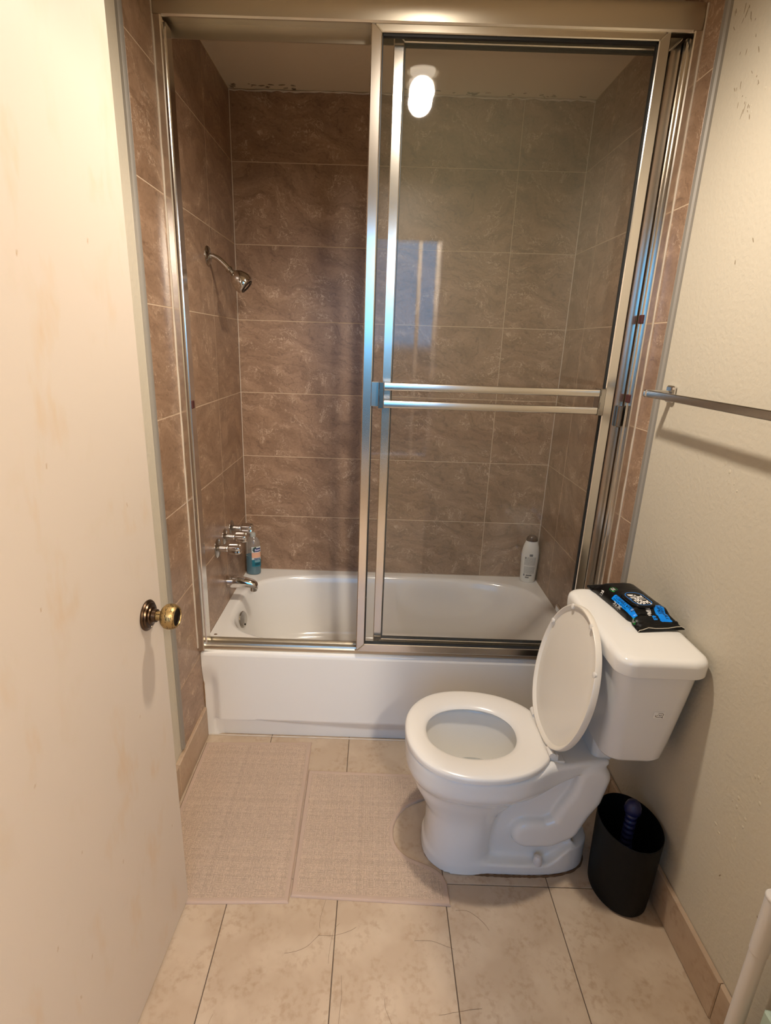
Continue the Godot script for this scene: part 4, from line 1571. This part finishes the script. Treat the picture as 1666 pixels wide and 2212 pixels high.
	for q in [[1.0, 0.0], [1.0, 0.0035], [0.975, 0.0050], [0.93, 0.0055], [0.5, 0.0055]]:
		var r := PackedVector3Array()
		for i in 64:
			var a := TAU * i / 64
			var ex: float = signf(cos(a)) * pow(absf(cos(a)), 0.62) * 0.046 * q[0]
			var ey: float = signf(sin(a)) * pow(absf(sin(a)), 0.62) * 0.034 * q[0]
			r.append(co + dir * ex + rt * ey + Vector3.UP * q[1])
		rings.append(r)
	ld.loft(rings)
	for i in ld.p.size():
		var q := ld.p[i] - co
		ld.t[i] = Vector2(0.5 + q.dot(dir) / 0.094, 0.5 - q.dot(rt) / 0.0735)
	part(t, "flip_lid", ld, textured(ImageTexture.create_from_image(im2), 0.25, 0.36), 50.0)

# ------------------------------------------------------------------ bottles
func build_bottles() -> void:
	var o := Vector3(0.048, RIM + 0.0005, -0.700)
	var t := thing("body_wash_bottle", "clear bottle half full of blue liquid in the left tub corner", "bottle", o)
	var shell := mat(Color(0.80, 0.82, 0.80, 0.13), 0.16)
	shell.transparency = BaseMaterial3D.TRANSPARENCY_ALPHA
	var body := Buf.new()
	var bp := [[0.028, 0.0], [0.031, 0.003], [0.0325, 0.012], [0.0325, 0.150], [0.0315, 0.163], [0.027, 0.178], [0.019, 0.189], [0.014, 0.194], [0.0125, 0.196], [0.0125, 0.199]]
	body.lathe(bp, o, Vector3.UP, 36, true, true, 1.12, 0.78)
	part(t, "bottle_body", body, shell)
	var lq := Buf.new()
	lq.lathe([[0.027, 0.002], [0.0305, 0.005], [0.0317, 0.013], [0.0317, 0.098], [0.0312, 0.0985]], o, Vector3.UP, 36, true, true, 1.12, 0.78)
	var liq := mat(Color(0.0, 0.34, 0.43), 0.2)
	part(t, "liquid", lq, liq)
	var cap := Buf.new()
	cap.lathe([[0.0140, 0.195], [0.0145, 0.197], [0.0145, 0.210], [0.0125, 0.213]], o, Vector3.UP, 24)
	part(t, "cap", cap, mat(Color(0.66, 0.67, 0.65), 0.3))
	var img := Image.create(160, 384, false, Image.FORMAT_RGB8)
	img.fill(Color(0.78, 0.80, 0.80))
	img.fill_rect(Rect2i(0, 110, 160, 100), Color(0.86, 0.66, 0.55))
	img.fill_rect(Rect2i(0, 250, 160, 134), Color(0.10, 0.42, 0.50))
	ring(img, Vector2(92, 62), 64, 34, 30, 2, Color(0.06, 0.12, 0.36), Color(0.06, 0.12, 0.36))
	lettering(img, "Suave", Vector2(44, 76), 34, 3.0, Color(0.9, 0.9, 0.92), 0.2, 0.7)
	for q in [[24, 30], [40, 18], [18, 56], [30, 84], [54, 12]]:
		seg(img, Vector2(q[0], q[1]), Vector2(q[0] + 8, q[1] + 8), 9.0, Color(0.07, 0.22, 0.14))
	lettering(img, "ESSENTIALS", Vector2(30, 246), 26, 2.4, Color(0.10, 0.16, 0.36), 0.1, 0.46)
	for i in 3:
		img.fill_rect(Rect2i(40, 262 + i * 14, 100, 5), Color(0.72, 0.80, 0.82))
	for i in 3:
		img.fill_rect(Rect2i(44, 318 + i * 16, 90, 9), Color(0.05, 0.12, 0.16))
	var lb := Buf.new()
	_patch(lb, o, 0.0327, 1.12, 0.78, deg_to_rad(8), deg_to_rad(92), 0.045, 0.148)
	part(t, "label", lb, textured(ImageTexture.create_from_image(img), 0.35))

	o = Vector3(1.411, RIM + 0.0005, -0.716)
	t = thing("shampoo_bottle", "white bottle with brown cap standing in the right tub corner behind glass", "bottle", o)
	body = Buf.new()
	body.lathe([[0.034, 0.0], [0.036, 0.003], [0.0375, 0.010], [0.0405, 0.080], [0.0425, 0.130], [0.0415, 0.160], [0.0375, 0.185], [0.031, 0.205], [0.0275, 0.213]], o, Vector3.UP, 40, true, true, 1.0, 0.72)
	part(t, "bottle_body", body, mat(Color(0.88, 0.87, 0.83), 0.25))
	cap = Buf.new()
	cap.lathe([[0.0272, 0.213], [0.0268, 0.220], [0.024, 0.230], [0.018, 0.2375], [0.010, 0.2405], [0.0004, 0.241]], o, Vector3.UP, 32, true, true, 1.0, 0.8)
	part(t, "cap", cap, mat(Color(0.30, 0.19, 0.13), 0.25))
	img = Image.create(256, 512, false, Image.FORMAT_RGB8)
	img.fill(Color(0.87, 0.86, 0.82))
	var ink := Color(0.45, 0.45, 0.45)
	img.fill_rect(Rect2i(106, 22, 56, 46), Color(0.40, 0.42, 0.44))
	img.fill_rect(Rect2i(28, 84, 32, 36), Color(0.50, 0.50, 0.50))
	var rng := RandomNumberGenerator.new()
	rng.seed = 9
	for i in 30:
		var y := 84 + i * 11
		if i == 15 or i == 16:
			continue
		var x := 72 if i < 4 else 26
		while x < 226:
			var w := rng.randi_range(8, 26)
			img.fill_rect(Rect2i(x, y, mini(w, 228 - x), 5), ink)
			x += w + 5
	img.fill_rect(Rect2i(74, 430, 110, 26), Color(0.36, 0.36, 0.37))
	img.fill_rect(Rect2i(22, 420, 30, 40), Color(0.48, 0.48, 0.48))
	img.fill_rect(Rect2i(66, 474, 70, 24), Color(0.42, 0.42, 0.42))
	lb = Buf.new()
	_patch(lb, o, 0.0418, 1.0, 0.72, deg_to_rad(48), deg_to_rad(146), 0.022, 0.158, true)
	part(t, "label", lb, textured(ImageTexture.create_from_image(img), 0.4))

# a label that lies on a bottle's front (angles from +x towards +z)
func _patch(b: Buf, o: Vector3, r: float, sx: float, sz: float, a0: float, a1: float, y0: float, y1: float, taper := false) -> void:
	var n := 16
	var m := 8
	var pt := func(i: int, j: int, off: float) -> Vector3:
		var a := lerpf(a1, a0, float(i) / n)
		var y := lerpf(y0, y1, float(j) / m)
		var rr := r + off
		if taper:
			var prof := [[0.010, 0.0375], [0.080, 0.0405], [0.130, 0.0425], [0.160, 0.0415]]
			for k in 3:
				if y >= prof[k][0]:
					rr = lerpf(prof[k][1], prof[k + 1][1], clampf((y - prof[k][0]) / (prof[k + 1][0] - prof[k][0]), 0, 1)) + off
		return o + Vector3(cos(a) * rr * sx, y, sin(a) * rr * sz)
	for i in n:
		for j in m:
			var u := func(k: int, l: int) -> Vector2: return Vector2(float(k) / n, 1.0 - float(l) / m)
			b.quad(pt.call(i, j, 0.0006), pt.call(i + 1, j, 0.0006), pt.call(i + 1, j + 1, 0.0006), pt.call(i, j + 1, 0.0006), u.call(i, j), u.call(i + 1, j), u.call(i + 1, j + 1), u.call(i, j + 1))

# ------------------------------------------------------------------ mats, bin, brush, towel bar
func _mat_thing(called: String, label: String, poly: PackedVector2Array, y: float) -> void:
	var c := Vector2.ZERO
	for q in poly:
		c += q
	c /= poly.size()
	var t := thing(called, label, "bath mat", Vector3(c.x, y, c.y), "beige woven bath mats")
	if Geometry2D.is_polygon_clockwise(poly):
		poly.reverse()
	var inner := Geometry2D.offset_polygon(poly, -0.013, Geometry2D.JOIN_ROUND)[0]
	var f := Buf.new()
	f.prism(inner, Vector3(0, y, 0), Vector3(1, 0, 0), Vector3(0, 0, 1), Vector3(0, 0.0056, 0))
	part(t, "woven_field", f, M.mat_weave, 20.0)
	# border binding: a flattened band between the outline and an inner line
	var b := Buf.new()
	var rings := []
	var n := poly.size()
	for l in [[0.0, 0.0], [0.0008, 0.004], [0.004, 0.0068], [0.011, 0.0068], [0.0145, 0.0058], [0.0145, 0.001]]:
		var r := PackedVector3Array()
		for i in n:
			var a := poly[(i + n - 1) % n]
			var p := poly[i]
			var e := poly[(i + 1) % n]
			var d1 := (p - a).normalized()
			var d2 := (e - p).normalized()
			var n1 := Vector2(-d1.y, d1.x)
			var n2 := Vector2(-d2.y, d2.x)
			var bis := (n1 + n2).normalized()
			var k: float = l[0] / maxf(bis.dot(n1), 0.4)
			var q := p + bis * k
			r.append(Vector3(q.x, y + l[1], q.y))
		rings.append(r)
	rings.append(rings[0])
	b.loft(rings, false, false)
	part(t, "border", b, M.mat_border, 40.0)

func build_mats() -> void:
	var y := 0.0005
	_mat_thing("bath_mat", "rectangular beige woven bath mat along the left wall by the tub", PackedVector2Array([Vector2(0.016, 0.050), Vector2(0.421, 0.030), Vector2(0.4295, 0.664), Vector2(0.024, 0.680)]), y + 0.0)
	var poly := PackedVector2Array([Vector2(0.4255, 0.176), Vector2(0.845, 0.180), Vector2(0.885, 0.195), Vector2(0.897, 0.225), Vector2(0.893, 0.255), Vector2(0.872, 0.278)])
	var curve := Curve3D.new()
	var pts := [Vector2(0.872, 0.278), Vector2(0.820, 0.298), Vector2(0.770, 0.330), Vector2(0.737, 0.380), Vector2(0.727, 0.432), Vector2(0.738, 0.478), Vector2(0.768, 0.510), Vector2(0.812, 0.530), Vector2(0.845, 0.545), Vector2(0.868, 0.566), Vector2(0.879, 0.595)]
	for i in range(pts.size() - 1):
		var a: Vector2 = pts[maxi(i - 1, 0)]
		var b: Vector2 = pts[i]
		var c: Vector2 = pts[i + 1]
		var d: Vector2 = pts[mini(i + 2, pts.size() - 1)]
		for k in range(1, 5):
			poly.append(b.cubic_interpolate(c, a, d, k / 4.0))
	poly.append(Vector2(0.881, 0.658))
	poly.append(Vector2(0.4318, 0.646))
	_mat_thing("contour_mat", "beige woven mat with a rounded cut-out around the toilet base", poly, y)

func build_bin() -> void:
	var o := Vector3(1.374, 0.0, 0.580)
	var t := thing("wastebasket", "black oval wastebasket between the toilet and the right wall", "wastebasket", o)
	var b := Buf.new()
	b.lathe([[0.060, 0.004], [0.072, 0.0005], [0.0765, 0.006], [0.0785, 0.05], [0.0825, 0.238], [0.0815, 0.2405], [0.0805, 0.2405], [0.0795, 0.238], [0.0755, 0.05], [0.073, 0.012], [0.02, 0.010]], o, Vector3.UP, 64, true, true, 1.0, 1.24)
	part(t, "bin_shell", b, M.bin)
	# toilet brush standing in it
	var q := Vector3(1.379, 0.0125, 0.572)
	var p := thing("toilet_brush", "navy blue ribbed brush handle with round knob standing in the black wastebasket", "toilet brush", q)
	var hd := Buf.new()
	var prof := [[0.004, 0.13], [0.017, 0.132], [0.019, 0.136], [0.017, 0.141], [0.0135, 0.143]]
	for i in 6:
		var y := 0.147 + i * 0.0175
		prof.append([0.0125, y])
		prof.append([0.0158, y + 0.004])
		prof.append([0.0158, y + 0.009])
		prof.append([0.0125, y + 0.013])
	prof += [[0.0135, 0.252], [0.021, 0.255], [0.0225, 0.262], [0.0215, 0.272], [0.018, 0.282], [0.012, 0.289], [0.0004, 0.292]]
	hd.lathe(prof, q, Vector3.UP, 28)
	part(p, "handle", hd, M.navy, 40.0)
	var st := Buf.new()
	st.lathe([[0.005, 0.03], [0.005, 0.132]], q, Vector3.UP, 12)
	part(p, "stem", st, M.navy)
	var hb := Buf.new()
	hb.lathe([[0.028, 0.0], [0.034, 0.012], [0.030, 0.040], [0.010, 0.048]], q, Vector3.UP, 24)
	part(p, "brush_head", hb, M.navy)

func build_towel_bar() -> void:
	var t := thing("towel_bar", "chrome towel bar on the right wall above the toilet", "towel bar", Vector3(W + 0.002, 1.38, 0.5))
	var bar := Buf.new()
	bar.box(Vector3(1.387, 1.3715, 0.214), Vector3(1.397, 1.3905, 0.826), 0.002)
	part(t, "bar", bar, M.chrome_dull)
	for z in [0.206, 0.820]:
		var b := Buf.new()
		b.box(Vector3(1.385, 1.371, z - 0.008), Vector3(W - 0.003, 1.391, z + 0.008), 0.003)
		var post := part(t, "post", b, M.chrome_dull)
		var pl := Buf.new()
		pl.box(Vector3(W - 0.010, 1.358, z - 0.020), Vector3(W + 0.002, 1.404, z + 0.020), 0.004)
		part(post, "mounting_plate", pl, M.chrome)

func build_pole() -> void:
	var x := 1.427
	var z := 0.998
	var t := thing("white_pole", "white two-part plastic pole standing upright by the right baseboard", "pole", Vector3(x, 0, z))
	var lo := Buf.new()
	lo.lathe([[0.045, 0.0], [0.045, 0.004], [0.020, 0.010], [0.0155, 0.014], [0.0152, 0.362]], Vector3(x - 0.005, 0, z), Vector3.UP, 32)
	part(t, "lower_tube", lo, M.white_plastic)
	var up := Buf.new()
	up.lathe([[0.0158, 0.360], [0.0165, 0.362], [0.0168, 0.500], [0.0178, 0.5015], [0.0178, 0.505], [0.0165, 0.507]], Vector3(x - 0.005, 0, z), Vector3.UP, 32)
	part(t, "upper_tube", up, M.white_plastic)

func build_panel() -> void:
	var o := Vector3(1.4485, 0.0, 1.09)
	var t := thing("panel", "pale green flat plastic panel standing by the right wall behind the white pole", "panel", o)
	var b := Buf.new()
	b.box(Vector3(1.437, 0.0, 1.030), Vector3(1.453, 0.252, 1.150), 0.004)
	part(t, "board", b, M.green_plastic)

func build_lamp() -> void:
	var o := Vector3(0.757, CEIL, 0.56)
	var t := thing("ceiling_light", "round white flush ceiling light reflected in the shower glass", "ceiling light", o)
	var b := Buf.new()
	b.lathe([[0.098, 0.0], [0.098, -0.010], [0.090, -0.016], [0.062, -0.020], [0.056, -0.017], [0.0525, -0.006]], o, Vector3.UP, 48, true, false)
	part(t, "trim_ring", b, M.lamp_trim)
	var g := Buf.new()
	g.lathe([[0.044, -0.006], [0.046, -0.012], [0.043, -0.020], [0.034, -0.026], [0.018, -0.029], [0.0004, -0.030]], o, Vector3.UP, 48, true, true)
	part(t, "diffuser", g, M.lamp_glow)
	var l := SpotLight3D.new()
	l.name = "lamp_light"
	l.spot_angle = LAMP_ANGLE
	l.spot_angle_attenuation = 0.9
	l.spot_range = 9.0
	l.spot_attenuation = 2.0
	l.light_size = 0.045
	l.light_color = LAMP_COLOR
	l.light_energy = LAMP_ENERGY
	l.shadow_enabled = true
	l.position = Vector3(0, -0.075, 0)
	l.rotation_degrees = Vector3(-90, 0, 0)
	t.add_child(l)

var LAMP_COLOR := Color(1.0, 0.95, 0.885)
var LAMP_ENERGY := 2.35
var LAMP_ANGLE := 88.0
var HALL_ENERGY := 4.4

func _ready() -> void:
	# ---------------- camera
	var cam := Camera3D.new()
	cam.name = "camera"
	var fpx := 1168.76
	cam.near = 0.05
	cam.far = 60.0
	cam.projection = Camera3D.PROJECTION_FRUSTUM
	cam.keep_aspect = Camera3D.KEEP_HEIGHT
	cam.size = 2.0 * cam.near * 1106.0 / fpx
	cam.frustum_offset = Vector2(28.74 / fpx * cam.near, -0.27 / fpx * cam.near)
	cam.position = Vector3(0.6277, 1.4889, 1.7746)
	cam.basis = Basis(Vector3.UP, 0.0006) * Basis(Vector3.RIGHT, -0.2998) * Basis(Vector3.BACK, 0.0319)
	add_child(cam)
	cam.current = true
	# ---------------- sky, exposure
	var we := WorldEnvironment.new()
	we.name = "environment"
	var env := Environment.new()
	env.background_mode = Environment.BG_SKY
	var sky := Sky.new()
	var sm := ProceduralSkyMaterial.new()
	sm.sky_top_color = Color(0.26, 0.66, 0.95)
	sm.sky_horizon_color = Color(0.33, 0.71, 0.95)
	sm.ground_bottom_color = Color(0.36, 0.52, 0.60)
	sm.ground_horizon_color = Color(0.48, 0.76, 0.95)
	sm.sky_energy_multiplier = 1.9
	sm.ground_energy_multiplier = 0.6
	sky.sky_material = sm
	env.sky = sky
	env.tonemap_mode = Environment.TONE_MAPPER_LINEAR
	env.tonemap_exposure = 0.87
	env.sdfgi_enabled = true
	env.ssao_enabled = true
	env.ssil_enabled = true
	we.environment = env
	add_child(we)

	rng_tile.seed = 4
	make_materials()
	build_lamp()
	build_hall_lamp()
	build_shell()
	build_door()
	build_tub()
	build_shower()
	build_toilet()
	build_fittings()
	build_mats()
	build_bin()
	build_wipes()
	build_towel_bar()
	build_bottles()
	build_pole()
	build_panel()
	build_hairs()
